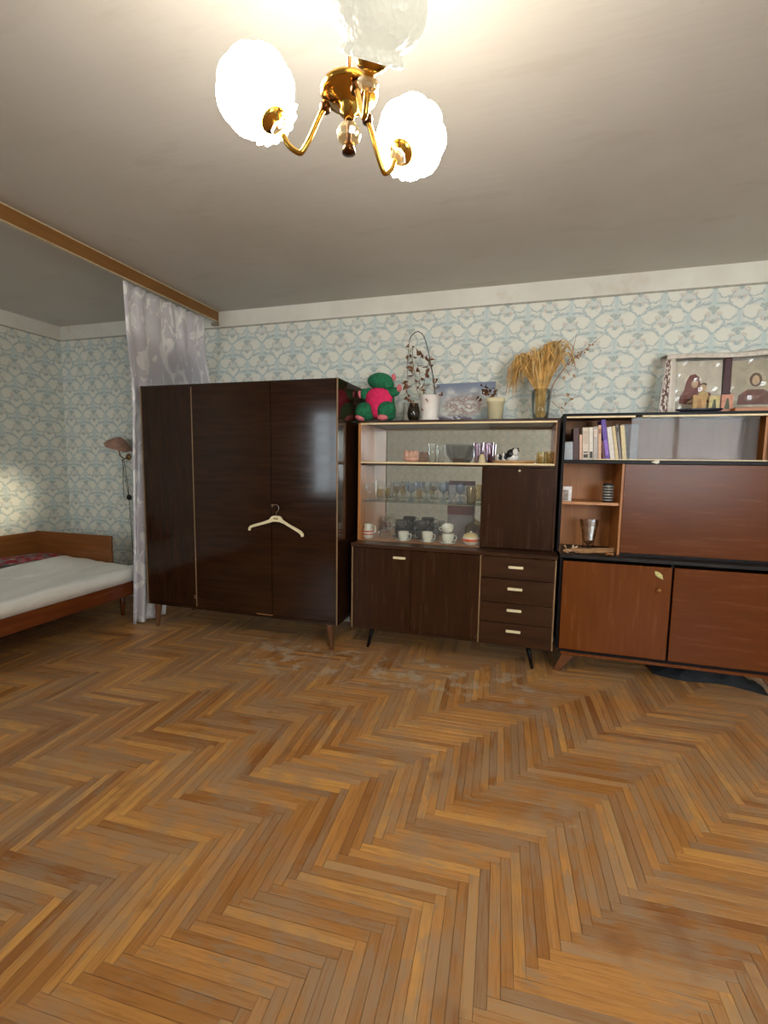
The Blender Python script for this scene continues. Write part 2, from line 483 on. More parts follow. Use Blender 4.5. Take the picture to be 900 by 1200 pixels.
for typ in (0, 1):
    v, f = [], []
    slat_geo(v, f, None, [(x, y-1.0+0.0) for x, y in slat_corners((0.0, 0.0, typ))], 0.0, typ, 0, 0)
    v = [(x, y+1.0, z) for x, y, z in v]
    me = bpy.data.meshes.new('parquet_slat'); me.from_pydata(v, [], f); add_uv(me, [typ]); me.materials.append(M_P1); sh.append(me)
for s in near:
    o = bpy.data.objects.new('parquet_slat', sh[s[2]]); col.objects.link(o); o.parent = fl
    o.location = (s[0], s[1], random.uniform(-0.0007, 0.0007)); o.rotation_euler = (random.uniform(-.0015, .0015), random.uniform(-.0015, .0015), random.uniform(-.002, .002))
v, f, ty = [], [], []
for s in rest:
    c4 = slat_corners(s)
    if all(x < XL or x > XR or y < YF or y > 0 for x, y in c4): continue
    if not (XL-0.2 < s[0] < XR+0.2 and YF-0.2 < s[1] < 0.2): continue
    slat_geo(v, f, None, c4, random.uniform(-0.0007, 0.0007), s[2], 0, 0); ty.append(s[2])
me = bpy.data.meshes.new('parquet_field'); me.from_pydata(v, [], f); add_uv(me, ty); me.materials.append(M_P2)
pf = bpy.data.objects.new('parquet_field', me); col.objects.link(pf); pf.parent = fl; pf['kind'] = 'stuff'

# ------------------------------------------------------------------ materials of the furniture
W_DARK = wood('dark_lacquered_veneer', (34, 18, 10), (50, 28, 14), 0.12, 'z', 0.28, 0.10)
W_DARKX = wood('dark_lacquered_veneer_across', (34, 18, 10), (52, 29, 14), 0.12, 'x', 0.28, 0.10)
W_MID = wood('dark_brown_veneer', (44, 24, 12), (60, 34, 18), 0.26, 'z', 0.25)
W_MIDX = wood('dark_brown_veneer_across', (46, 26, 13), (66, 39, 21), 0.3, 'x', 0.28)
W_EDGE = wood('pale_edge_band', (118, 90, 60), (150, 118, 82), 0.4, 'z')
W_RED = wood('red_brown_veneer', (94, 46, 15), (109, 56, 19), 0.26, 'x', 0.2, 0.0)
W_REDZ = wood('red_brown_veneer_upright', (100, 50, 15), (117, 61, 20), 0.26, 'z', 0.2, 0.0)
W_LIGHT = wood('light_wood_lining', (184, 116, 60), (200, 136, 80), 0.4, 'z')
W_LIGHTX = wood('light_wood_shelf', (182, 120, 66), (202, 142, 88), 0.4, 'x')
W_OCHRE = wood('ochre_wood_lining', (160, 98, 42), (184, 118, 56), 0.45, 'z')
W_LEG = wood('turned_leg_wood', (92, 58, 36), (118, 78, 50), 0.35, 'z')
W_BLACK = plain('black_stained_edge', (22, 18, 18), 0.4, spec=0.15, var=0.2)
M_CREAM = plain('cream_plastic', (236, 220, 178), 0.4, var=0.05)
M_RAIL = plain('cream_plastic_rail', (232, 208, 160), 0.35, var=0.06)
M_BRASSK = plain('dull_brass', (150, 118, 70), 0.35, 0.9, var=0.1)
M_CHROME = plain('chrome_wire', (190, 188, 184), 0.15, 1.0, var=0.05)
M_BLACK = plain('black_plastic', (14, 13, 13), 0.4, var=0.1)
m, nt, b = base_mat('mirror', (0.94, 0.97, 0.96, 1), 0.02, 1.0); M_MIRROR = m
G_CLEAR = thin_glass('clear_glass', (0.95, 0.96, 0.95), 0.05)
G_SLIDE = thin_glass('sliding_pane_glass', (0.985, 0.99, 0.985), 0.015, 0.03, (0.8, 0.8, 0.8))  # clear pane; slight diffuse haze painted in for its milky reflection
G_SLIDE2 = thin_glass('sliding_pane_glass_painted_haze', (0.78, 0.77, 0.76), 0.0, 0.10, (0.42, 0.38, 0.36))  # clear pane; grey diffuse haze stands in for the reflected net curtain
G_SHELF = thin_glass('green_edge_shelf_glass', (0.72, 0.80, 0.76), 0.08)
G_BLUE = thin_glass('smoky_blue_glass', (0.66, 0.74, 0.86), 0.07)
G_GREY = thin_glass('smoky_grey_glass', (0.76, 0.78, 0.79), 0.07)
G_AMBER = thin_glass('amber_glass', (0.88, 0.78, 0.55), 0.07)
G_PURPLE = thin_glass('purple_glass', (0.76, 0.62, 0.72), 0.07)
G_DARK = plain('dark_smoked_glass', (62, 56, 50), 0.07, spec=0.9, var=0.2, scale=50)

# ------------------------------------------------------------------ wardrobe
WX0, WX1, WY, WB_, WZ0, WZ1 = -2.77, -1.18, -0.625, -0.10, 0.19, 1.85
wr = thing('wardrobe', 'tall dark lacquered three-door wardrobe on tapered legs beside the curtain', 'wardrobe', ((WX0+WX1)/2, -0.34, 0))
for x in (WX0, WX1-0.018):
    obj('side_panel', box(new(), (x, WY+0.004, WZ0), (x+0.018, WB_, WZ1), 0.001), W_DARK, wr)
bm = new(); box(bm, (WX0+0.0181, WY+0.010, WZ1-0.02), (WX1-0.0181, WB_, WZ1), 0.001); obj('top_panel', bm, W_DARKX, wr)
bm = new(); box(bm, (WX0+0.0181, WY+0.006, WZ0), (WX1-0.0181, WB_, WZ0+0.022), 0.001); obj('bottom_rail', bm, W_DARKX, wr)
bm = new(); box(bm, (WX0+0.0181, WB_-0.006, WZ0+0.0225), (WX1-0.0181, WB_, WZ1-0.0205)); obj('back_panel', bm, W_MID, wr)
for x in (WX0, WX1-0.009):
    obj('edge_trim', box(new(), (x, WY-0.001, WZ0), (x+0.009, WY+0.0035, WZ1), 0.0008), W_EDGE, wr)
obj('edge_trim', box(new(), (-2.319, WY-0.003, WZ0+0.024), (-2.309, WY+0.012, WZ1-0.022), 0.001), W_EDGE, wr)
for i, (a, b_, dy) in enumerate(((WX0+0.010, -2.3195, 0.0), (-2.3085, -1.677, -0.006), (-1.6745, WX1-0.010, 0.0))):
    d = obj('door', box(new(), (a, WY+dy, WZ0+0.026), (b_, WY+0.018+dy, WZ1-0.010), 0.0015), W_DARKX if i else W_DARK, wr)
    if i == 1:
        obj('worn_edge', box(new(), (-1.80, WY-0.0075, WZ0+0.0245), (-1.675, WY+0.004, WZ0+0.0275)), W_LIGHTX, d)
    if i == 0:
        obj('hinge', box(new(), (-2.335, WY-0.003, 0.27), (-2.3205, WY-0.0005, 0.30), 0.0005), M_CHROME, d)
for x, y in ((WX0+0.06, WY+0.045), (WX1-0.07, WY+0.045), (WX0+0.06, WB_-0.06), (WX1-0.07, WB_-0.06)):
    dx = -0.015 if x < -2 else 0.012
    bm = new(); lathe(bm, [(0, 0), (0.013, 0), (0.014, 0.004), (0.027, 0.172), (0.030, 0.1895), (0, 0.1895)], (x, y, 0), 14)
    for v in bm.verts: v.co.x += dx*(1-v.co.z/0.19)
    obj('leg', bm, W_LEG, wr, True)

# hanger on the wardrobe door
hg = thing('clothes_hanger', 'cream plastic clothes hanger hooked on the dark wardrobe door', 'hanger', (-1.626, WY-0.03, 0.92))
yh = WY-0.028
bm = new()
pts = [(-1.842, 0.822), (-1.838, 0.842), (-1.825, 0.856), (-1.79, 0.868), (-1.72, 0.888), (-1.675, 0.906), (-1.660, 0.924), (-1.645, 0.932), (-1.600, 0.932), (-1.585, 0.926), (-1.572, 0.906), (-1.53, 0.882), (-1.46, 0.850), (-1.432, 0.836), (-1.418, 0.820), (-1.416, 0.800),
       (-1.432, 0.798), (-1.437, 0.812), (-1.450, 0.824), (-1.50, 0.850), (-1.56, 0.880), (-1.598, 0.892), (-1.645, 0.892), (-1.69, 0.878), (-1.78, 0.852), (-1.815, 0.842), (-1.826, 0.834), (-1.829, 0.820)]
poly_prism(bm, [(x, yh-0.006, z) for x, z in pts], (0, 0.012, 0)); obj('shoulder_bar', bm, M_CREAM, hg)
bm = new(); tube(bm, [(-1.622, yh, 0.93), (-1.622, yh, 0.955)] + [(-1.628+0.026*math.cos(a), yh, 0.985+0.026*math.sin(a)) for a in [math.radians(q) for q in range(-55, 190, 18)]], 0.0022, 8)
obj('hook', bm, M_CHROME, hg, True)
obj('size_mark', box(new(), (-1.640, yh-0.0072, 0.908), (-1.606, yh-0.0058, 0.919)), plain('hanger_imprint', (150, 128, 78), 0.6), hg)
single('coat_knob', lathe(new(), [(0, 0), (0.004, 0), (0.0035, 0.02), (0.006, 0.026), (0.006, 0.032), (0, 0.034)], (-1.650, WY-0.006, 1.006), 12, Matrix.Rotation(PI/2, 3, 'X')),
       M_BRASSK, 'small brass knob on the wardrobe door that holds the hanger', 'knob', (-1.650, WY-0.006, 1.006), smooth=True)

# ------------------------------------------------------------------ display cabinet (glazed sideboard)
DX0, DX1, DY, DZ0 = -1.122, 0.213, -0.507, 0.153
dc = thing('display_cabinet', 'dark brown sideboard with mirrored display shelves of glassware above drawers', 'cabinet', (-0.45, -0.28, 0))
bm = new()
box(bm, (DX0, DY+0.004, DZ0), (DX0+0.018, -0.03, 0.728), 0.001); box(bm, (DX1-0.018, DY+0.004, DZ0), (DX1, -0.03, 0.728), 0.001)
box(bm, (DX0+0.0181, DY+0.004, DZ0), (DX1-0.0181, -0.03, DZ0+0.018)); box(bm, (-0.252, DY+0.004, DZ0+0.019), (-0.238, -0.03, 0.728)); box(bm, (DX0+0.0181, -0.036, DZ0+0.019), (DX1-0.0181, -0.03, 0.728))
obj('carcass', bm, W_MID, dc)
obj('counter', box(new(), (DX0-0.006, DY-0.006, 0.7285), (DX1+0.004, -0.03, 0.752), 0.002), W_MIDX, dc)
obj('display_base', box(new(), (-1.113, -0.355, 0.7522), (-0.270, -0.055, 0.7545)), W_LIGHTX, dc)
for x in (DX0, -0.249, DX1-0.010):
    obj('edge_trim', box(new(), (x, DY-0.002, DZ0), (x+0.009, DY+0.0035, 0.728), 0.0008), W_EDGE, dc)
for i, (a, b_, dy) in enumerate(((DX0+0.010, -0.699, 0.0), (-0.696, -0.2505, -0.004))):
    d = obj('door', box(new(), (a, DY+dy, DZ0+(0.004 if i == 0 else 0.022)), (b_, DY+0.016+dy, 0.725), 0.0015), W_MID, dc)
    if i == 0: obj('handle', box(new(), (-0.822, DY-0.016, 0.664), (-0.736, DY-0.0005, 0.680), 0.003), M_CREAM, d)
for z0, z1, hz in ((0.588, 0.725, 0.665), (0.433, 0.584, 0.526), (0.303, 0.429, 0.388), (0.158, 0.299, 0.252)):
    d = obj('drawer', box(new(), (-0.2395, DY, z0), (DX1-0.0105, DY+0.016, z1), 0.0015), W_MIDX, dc)
    obj('handle', box(new(), (-0.072, DY-0.016, hz-0.008), (0.018, DY-0.0005, hz+0.008), 0.003), M_CREAM, d)
for x, fx in ((-0.985, -1.017), (0.065, 0.100)):
    for y, fy in ((-0.44, -0.452), (-0.10, -0.07)):
        bm = new(); tube(bm, [(x, y, DZ0-0.0005), (fx, fy, 0.001)], [0.017, 0.009], 12); obj('leg', bm, W_BLACK, dc, True)
obj('leg_rail', box(new(), (-1.03, -0.455, DZ0-0.014), (0.11, -0.425, DZ0-0.0005)), W_BLACK, dc)
# upper part
UX0, UX1, UY, UB, UZ1 = -1.134, 0.200, -0.360, -0.045, 1.597
bm = new(); box(bm, (UX0, UY, 0.7525), (UX0+0.017, UB, UZ1-0.0155), 0.001); o = obj('upper_side', bm, W_MID, dc)
obj('side_lining', box(new(), (UX0+0.0172, UY-0.0012, 0.7548), (UX0+0.0205, UB-0.0005, UZ1-0.017)), W_LIGHT, o)
obj('edge_trim', box(new(), (UX0+0.002, UY-0.0025, 0.7528), (UX0+0.0170, UY-0.0002, UZ1-0.017)), W_LIGHT, o)
bm = new(); box(bm, (UX1-0.017, UY, 0.7525), (UX1, UB, UZ1-0.0155), 0.001); o = obj('upper_side', bm, W_MID, dc)
obj('side_lining', box(new(), (UX1-0.0205, UY-0.0012, 1.313), (UX1-0.0172, UB-0.0005, UZ1-0.017)), W_LIGHT, o)
obj('upper_top', box(new(), (UX0, UY-0.002, UZ1-0.015), (UX1, UB, UZ1), 0.001), W_MIDX, dc)
obj('glass_rail', box(new(), (UX0+0.018, UY-0.004, UZ1-0.027), (UX1-0.018, UY+0.018, UZ1-0.0155), 0.001), M_RAIL, dc)
sf = obj('shelf', box(new(), (UX0+0.021, UY+0.002, 1.288), (UX1-0.021, UB-0.006, 1.306), 0.001), W_MIDX, dc)
obj('shelf_lining', box(new(), (UX0+0.021, UY+0.020, 1.3062), (UX1-0.021, UB-0.008, 1.3075)), W_LIGHTX, sf)
obj('glass_rail', box(new(), (UX0+0.021, UY-0.004, 1.301), (UX1-0.021, UY+0.018, 1.3135), 0.001), M_RAIL, sf)
obj('partition', box(new(), (-0.268, UY+0.002, 0.7525), (-0.256, UB-0.006, 1.2875)), W_MID, dc)
d = obj('flap_door', box(new(), (-0.2555, UY-0.004, 0.757), (UX1-0.0175, UY+0.012, 1.284), 0.0015), W_MID, dc)
obj('knob', lathe(new(), [(0, 0), (0.005, 0), (0.004, 0.010), (0.008, 0.013), (0.008, 0.019), (0, 0.022)], (-0.031, UY-0.0042, 1.266), 14, Matrix.Rotation(PI/2, 3, 'X')), M_CREAM, d, True)
obj('mirror', box(new(), (UX0+0.021, UB-0.005, 1.308), (UX1-0.021, UB-0.002, UZ1-0.0158)), M_MIRROR, dc)
obj('mirror', box(new(), (UX0+0.021, UB-0.005, 0.756), (-0.2685, UB-0.002, 1.2875)), M_MIRROR, dc)
obj('glass_shelf', box(new(), (UX0+0.021, -0.335, 1.028), (-0.2685, -0.125, 1.034)), G_SHELF, dc)
obj('sliding_pane', box(new(), (UX0+0.024, UY+0.004, 1.314), (-0.235, UY+0.007, UZ1-0.027)), G_SLIDE, dc)
obj('sliding_pane', box(new(), (UX0+0.060, UY+0.004, 0.756), (-0.2685, UY+0.007, 1.2875)), G_SLIDE, dc)

# ------------------------------------------------------------------ bookcase cabinet
RX0, RX1, RY, RLY, RZ1 = 0.2175, 1.475, -0.360, -0.4485, 1.622
rc = thing('bookcase_cabinet', 'red-brown two-tier cabinet with black edges, glazed book shelf and open niche', 'cabinet', (0.85, -0.25, 0))
bm = new()
box(bm, (RX0+0.017, RLY+0.012, 0.152), (RX0+0.035, -0.03, 0.735)); box(bm, (RX1-0.018, RLY+0.012, 0.152), (RX1, -0.03, 0.735))
box(bm, (RX0+0.0355, RLY+0.012, 0.134), (RX1-0.0185, -0.03, 0.152)); box(bm, (0.8475, RLY+0.02, 0.1525), (0.8615, -0.03, 0.735)); box(bm, (RX0+0.0355, -0.036, 0.1525), (RX1-0.0185, -0.03, 0.735))
obj('carcass', bm, W_BLACK, rc)
obj('counter', box(new(), (RX0+0.012, RLY+0.004, 0.7355), (RX1+0.003, -0.03, 0.758), 0.002), plain('black_worn_top', (36, 31, 29), 0.4, spec=0.2, var=0.25, scale=8), rc)
d = obj('door', box(new(), (RX0+0.035, RLY-0.004, 0.158), (0.8485, RLY+0.0115, 0.718), 0.002), W_REDZ, rc)
kx = 0.783
obj('knob', lathe(new(), [(0, 0), (0.006, 0), (0.006, 0.008), (0.013, 0.013), (0.013, 0.02), (0, 0.026)], (kx, RLY-0.0042, 0.583), 16, Matrix.Rotation(PI/2, 3, 'X')), plain('brown_wooden_knob', (150, 96, 48), 0.35), d, True)
bm = new(); lf = [(-0.028, 0.034), (-0.012, 0.032), (0.008, 0.022), (0.022, 0.002), (0.024, -0.014), (0.026, -0.034), (0.014, -0.022), (-0.004, -0.016), (-0.020, 0.000), (-0.026, 0.016)]
poly_prism(bm, [(kx-0.002+x*.85, RLY-0.0065, 0.668+z*.72) for x, z in lf], (0, 0.002, 0))
obj('leaf_sticker', bm, plain('gilt_leaf_sticker', (196, 190, 120), 0.4, var=0.25, scale=120), d, label='pale green leaf sticker')
obj('door', box(new(), (0.8605, RLY-0.004, 0.158), (RX1-0.004, RLY+0.0115, 0.718), 0.002), W_RED, rc)
obj('plinth_rail', box(new(), (RX0+0.05, RLY+0.02, 0.112), (RX1-0.03, RLY+0.045, 0.1335), 0.001), W_REDZ, rc)
for sx, x in ((-1, RX0+0.085), (1, RX1-0.085)):
    for y in (RLY+0.035, -0.08):
        bm = new()
        A = [(x-0.030, y-0.02, 0.1115), (x+0.045, y-0.02, 0.1115), (x+0.045, y+0.02, 0.1115), (x-0.030, y+0.02, 0.1115)]
        A = [(x+(q[0]-x)*(-sx), q[1], q[2]) for q in A]
        B = [(x+sx*0.058-0.016, y-0.014, 0.001), (x+sx*0.058+0.016, y-0.014, 0.001), (x+sx*0.058+0.016, y+0.014, 0.001), (x+sx*0.058-0.016, y+0.014, 0.001)]
        if sx > 0: A = [A[1], A[0], A[3], A[2]]
        va = [bm.verts.new(p) for p in A]; vb = [bm.verts.new(p) for p in B]
        bm.faces.new(va); bm.faces.new(vb)
        for i in range(4): bm.faces.new((va[i], va[(i+1) % 4], vb[(i+1) % 4], vb[i]))
        obj('leg', bm, wood('red_leg_wood', (92, 52, 26), (116, 68, 36), 0.35, 'z'), rc)
# upper tier
o = obj('upper_side', box(new(), (RX0, RY, 0.7585), (RX0+0.016, -0.04, RZ1-0.0165), 0.001), W_BLACK, rc)
obj('side_lining', box(new(), (RX0+0.0162, RY+0.004, 0.7588), (RX0+0.019, -0.046, 1.318)), W_OCHRE, o)
obj('upper_side', box(new(), (RX1-0.016, RY, 0.7585), (RX1, -0.04, RZ1-0.0165), 0.001), W_BLACK, rc)
obj('upper_top', box(new(), (RX0-0.004, RY-0.004, RZ1-0.016), (RX1+0.004, -0.04, RZ1), 0.0015), W_BLACK, rc)
sf = obj('shelf', box(new(), (RX0+0.0192, RY+0.001, 1.3185), (RX1-0.0165, -0.046, 1.3405), 0.001), W_BLACK, rc)
obj('glass_rail', box(new(), (0.40, RY-0.003, 1.341), (RX1-0.0165, RY+0.018, 1.3475), 0.001), M_RAIL, sf)
for a, b_ in ((RX0+0.018, 0.618), (0.655, RX1-0.017)):
    obj('glass_rail', box(new(), (a, RY-0.004, RZ1-0.0275), (b_, RY+0.018, RZ1-0.0165), 0.001), M_RAIL, rc)
obj('back_panel', box(new(), (RX0+0.0192, -0.0455, 0.7588), (RX1-0.0165, -0.040, RZ1-0.0165)), W_OCHRE, rc)
obj('partition', box(new(), (0.5665, RY+0.003, 0.7588), (0.580, -0.046, 1.3183)), W_OCHRE, rc)
obj('partition', box(new(), (1.290, RY+0.040, 1.3408), (1.302, -0.046, RZ1-0.0167)), W_OCHRE, rc)
obj('niche_shelf', box(new(), (RX0+0.0192, RY+0.025, 1.060), (0.5663, -0.046, 1.078), 0.001), W_LIGHTX, rc)
obj('flap_door', box(new(), (0.5805, RY-0.003, 0.775), (RX1-0.0165, RY+0.013, 1.3165), 0.0015), W_RED, rc)
obj('flap_sill', box(new(), (0.5805, RY-0.001, 0.7588), (RX1-0.0165, RY+0.020, 0.7745)), W_BLACK, rc)
obj('sliding_pane', box(new(), (0.600, RY+0.004, 1.348), (1.245, RY+0.008, RZ1-0.0278)), G_SLIDE2, rc)
# scrap of paper on the shelf edge
bm = new(); c = at(768, 541, RY-0.006)
poly_prism(bm, [(c.x-0.022, c.y, c.z-0.004), (c.x-0.010, c.y-0.002, c.z+0.002), (c.x+0.006, c.y, c.z+0.010), (c.x+0.020, c.y-0.002, c.z+0.008), (c.x+0.022, c.y, c.z-0.006), (c.x+0.008, c.y-0.003, c.z-0.014), (c.x-0.006, c.y, c.z-0.008)], (0, 0.003, 0))
single('paper_scrap', bm, plain('white_paper', (232, 226, 212), 0.7), 'small torn white paper scrap stuck on the black shelf edge', 'paper', tuple(c))

# black cloth under the bookcase
bm = new(); random.seed(3)
n1, n2 = 30, 12; x0, x1 = 0.83, 1.40
grid = []
for i in range(n1+1):
    row = []
    for j in range(n2+1):
        u = i/n1; vv = j/n2
        env = (math.sin(PI*min(max(u, 0.02), 0.98))**0.6)*(math.sin(PI*vv)**0.7)
        yy = -0.385+0.17*vv+0.03*math.sin(u*7)*(vv-0.5)*2+(0.10*(1-u) if True else 0)
        z = 0.002+env*(0.082+0.016*math.sin(17*u+3*vv)+0.014*math.sin(31*u-9*vv)+0.01*math.sin(11*vv+23*u))
        row.append(bm.verts.new((x0+(x1-x0)*u, yy, z)))
    grid.append(row)
for i in range(n1):
    for j in range(n2): bm.faces.new((grid[i][j], grid[i+1][j], grid[i+1][j+1], grid[i][j+1]))
base = [bm.verts.new((v.co.x, v.co.y, 0.0005)) for v in [grid[0][0], grid[n1][0], grid[n1][n2], grid[0][n2]]]
single('cloth_bundle', bm, plain('black_cloth', (26, 28, 32), 0.8, var=0.3, scale=60, bmp=0.4), 'crumpled black cloth bundle on the floor under the bookcase', 'cloth', (1.1, -0.3, 0), smooth=True)
random.seed(11)

# ------------------------------------------------------------------ curtain cornice, alcove curtain
M_CORN = wood('ochre_cornice_board', (126, 84, 38), (142, 98, 48), 0.45, 'y')
cb = thing('curtain_cornice', 'long ochre wooden curtain cornice board fixed along the ceiling', 'cornice', (-2.52, -2.4, 2.55))
obj('board', box(new(), (-2.530, YF+0.02, 2.467), (-2.515, -0.012, 2.5485), 0.001), M_CORN, cb)
obj('edge_strip', box(new(), (-2.534, YF+0.02, 2.4632), (-2.511, -0.012, 2.4668)), plain('pale_cornice_edge', (212, 196, 160), 0.5), cb)
obj('edge_strip', box(new(), (-2.5148, YF+0.02, 2.5425), (-2.511, -0.012, 2.5485)), plain('pale_cornice_edge', (212, 196, 160), 0.5), cb)
obj('track', box(new(), (-2.575, YF+0.02, 2.52), (-2.555, -0.012, 2.5485)), M_WHITE, cb)
obj('end_block', box(new(), (-2.575, -0.030, 2.435), (-2.511, -0.0105, 2.4628)), plain('grey_end_block', (150, 138, 118), 0.6), cb)

def satin(name):
    m, nt, b = base_mat(name, lin(205, 198, 200), 0.5, 0, 0.4)
    uv = coord(nt, 'UV'); v = mapping(nt, uv, (1, 1, 1))
    wv = nt.nodes.new('ShaderNodeTexNoise'); wv.inputs['Scale'].default_value = 7.0; wv.inputs['Detail'].default_value = 3; wv.inputs['Distortion'].default_value = 1.2
    nt.links.new(v, wv.inputs['Vector']); f = X(nt, wv.outputs['Fac']).step(.50, .58)
    nt.links.new(mixc(nt, f, lin(208, 203, 208), lin(242, 239, 237)), b.inputs['Base Color'])
    nt.links.new((f*(-0.15)+0.5).v, b.inputs['Roughness'])
    b.inputs['Sheen Weight'].default_value = 0.3
    return m
def lerp(a, b_, t): return a+(b_-a)*t
def interp(keys, t):
    for (t0, a), (t1, b_) in zip(keys, keys[1:]):
        if t <= t1:
            k = (t-t0)/(t1-t0); k = k*k*(3-2*k)
            return lerp(a, b_, k)
    return keys[-1][1]
NU, NV = 90, 60
vs, fs, uvs = [], [], []
for j in range(NV+1):
    z = 2.455 - (2.455-0.012)*(j/NV)
    k = interp([(0, 0.0), (0.10, 0.12), (0.25, 1.0), (1.0, 1.0)], j/NV); lo_ = max(0.0, j/NV-0.3)/0.7
    amp = interp([(0, 0.009), (0.12, 0.014), (0.3, 0.018), (1.0, 0.034)], j/NV)
    for i in range(NU+1):
        u = i/NU; z = 2.455 - (2.455-0.012)*(j/NV)
        tx, ty_ = -2.545, lerp(-0.965, -0.165, u)                 # along the track
        if u < 0.6:                                               # left of the wardrobe
            q = u/0.6; bx = -2.825-0.05*lo_-0.035*(1-q)*lo_; by = lerp(-0.655, lerp(-0.12, -0.33, lo_), q)
        else:                                                     # tucked behind it
            q = (u-0.6)/0.4; bx = lerp(-2.825-0.05*lo_, -2.575, q); by = lerp(lerp(-0.12, -0.33, lo_*(1-q)), -0.045, min(1, q*2.5))
            if lo_ > 0: by = max(by, lerp(by, -0.06, min(1, q*12)))
        ph = u*2*PI*6.3+0.9*math.sin(u*8)+0.5*math.sin(j/NV*3)
        f = 1.0 if u < 0.6 else lerp(1.0, 0.45, min(1, (u-0.6)/0.1)*k)
        x = lerp(tx, bx, k) + f*amp*math.sin(ph)*(1.0 if u < .6 else 1-.6*k)
        y = lerp(ty_, by, k) + f*amp*0.4*math.cos(ph*1.3)*(1.0 if u < .6 else 1-.8*k)
        if u > 0.61: z = max(z, 0.30)
        vs.append((x, y, z + (0.004*math.sin(u*2*PI*14) if j == 0 else 0))); uvs.append((u*1.6, z))
for j in range(NV):
    for i in range(NU):
        a = j*(NU+1)+i; fs.append((a, a+1, a+NU+2, a+NU+1))
me = bpy.data.meshes.new('alcove_curtain'); me.from_pydata(vs, [], fs); ul = me.uv_layers.new(name='UVMap')
for lp in me.loops: ul.data[lp.index].uv = uvs[lp.vertex_index]
for p in me.polygons: p.use_smooth = True
me.materials.append(satin('grey_satin_damask'))
ac = bpy.data.objects.new('alcove_curtain', me); col.objects.link(ac)
ac['label'] = 'silver-grey satin curtain with leaf pattern hanging from the cornice behind the wardrobe'; ac['category'] = 'curtain'
sd = ac.modifiers.new('thickness', 'SOLIDIFY'); sd.thickness = 0.0015

# sheer curtain over the main window behind the camera (seen in the mirrors and glossy doors)
m = bpy.data.materials.new('sheer_net'); m.use_nodes = True; nt = m.node_tree; nt.nodes.clear()
out = nt.nodes.new('ShaderNodeOutputMaterial'); tr = nt.nodes.new('ShaderNodeBsdfTransparent'); tl = nt.nodes.new('ShaderNodeBsdfTranslucent'); tl.inputs[0].default_value = (0.9, 0.9, 0.9, 1)
mx = nt.nodes.new('ShaderNodeMixShader'); mx.inputs[0].default_value = 0.45
nt.links.new(tr.outputs[0], mx.inputs[1]); nt.links.new(tl.outputs[0], mx.inputs[2]); nt.links.new(mx.outputs[0], out.inputs[0])
vs, fs = [], []
n = 170
for i in range(n+1):
    x = 0.95+2.3*i/n; y = YF+0.22+0.03*math.sin(i*0.62)+0.012*math.sin(i*0.23)
    vs += [(x, y, 0.08), (x, y, 2.44)]
for i in range(n): fs.append((2*i, 2*i+2, 2*i+3, 2*i+1))
me = bpy.data.meshes.new('net_curtain'); me.from_pydata(vs, [], fs); me.materials.append(m)
for p in me.polygons: p.use_smooth = True
o = bpy.data.objects.new('net_curtain', me); col.objects.link(o); o['label'] = 'sheer white net curtain across the wide window behind the viewer'; o['category'] = 'curtain'
tube_bm = new(); tube(tube_bm, [(0.85, YF+0.22, 2.452), (3.33, YF+0.22, 2.452)], 0.010, 10)
single('curtain_rod', tube_bm, M_WHITE, 'white curtain rod over the wide window behind the viewer', 'rod', (1.1, YF+0.22, 2.45), smooth=True)

# ------------------------------------------------------------------ bed
W_BED = wood('orange_bed_veneer_shaded', (112, 64, 28), (134, 80, 38), 0.3, 'x', 0.5, 0.1)  # end board: shade put into the colour, veneer darkened
W_BEDY = wood('orange_bed_veneer_long_lit', (124, 74, 32), (146, 92, 44), 0.3, 'y', 0.5, 0.1)  # back board: same veneer in a lighter tone, painted as lit
W_RAIL = wood('red_bed_rail', (96, 44, 20), (124, 62, 28), 0.25, 'y', 0.5, 0.3)
bd = thing('bed', 'low wooden corner bed with white sheeted mattress in the alcove', 'bed', (-3.62, -1.35, 0))
BX0, BX1, BY0, BY1 = -4.250, -2.985, -2.35, -0.375
bm = new(); box(bm, (BX1-0.022, BY0, 0.222), (BX1, BY1, 0.332), 0.002); obj('side_rail', bm, W_RAIL, bd)
bm = new(); box(bm, (BX0+0.02, BY1-0.022, 0.222), (BX1-0.0225, BY1, 0.332)); box(bm, (BX0+0.02, BY0, 0.222), (BX1-0.0225, BY0+0.022, 0.332)); box(bm, (BX0, BY0, 0.222), (BX0+0.0195, BY1, 0.332)); box(bm, (BX0+0.02, BY0+0.023, 0.29), (BX1-0.0225, BY1-0.0225, 0.325))
obj('bed_frame', bm, W_RAIL, bd)
obj('end_board', box(new(), (BX0, BY1+0.0005, 0.222), (-3.385, BY1+0.022, 0.648), 0.002), W_BED, bd)
obj('back_board', box(new(), (BX0-0.022, BY0, 0.222), (BX0-0.0005, BY1+0.022, 0.640), 0.002), W_BEDY, bd)
for x, y in ((-3.196, -0.46), (-4.18, -0.45), (-3.10, -2.25), (-4.18, -2.25)):
    obj('leg', lathe(new(), [(0, 0), (0.016, 0), (0.025, 0.2215), (0, 0.2215)], (x, y, 0), 12), W_RAIL, bd, True)
bm = new(); nx, ny = 90, 130; gr = []
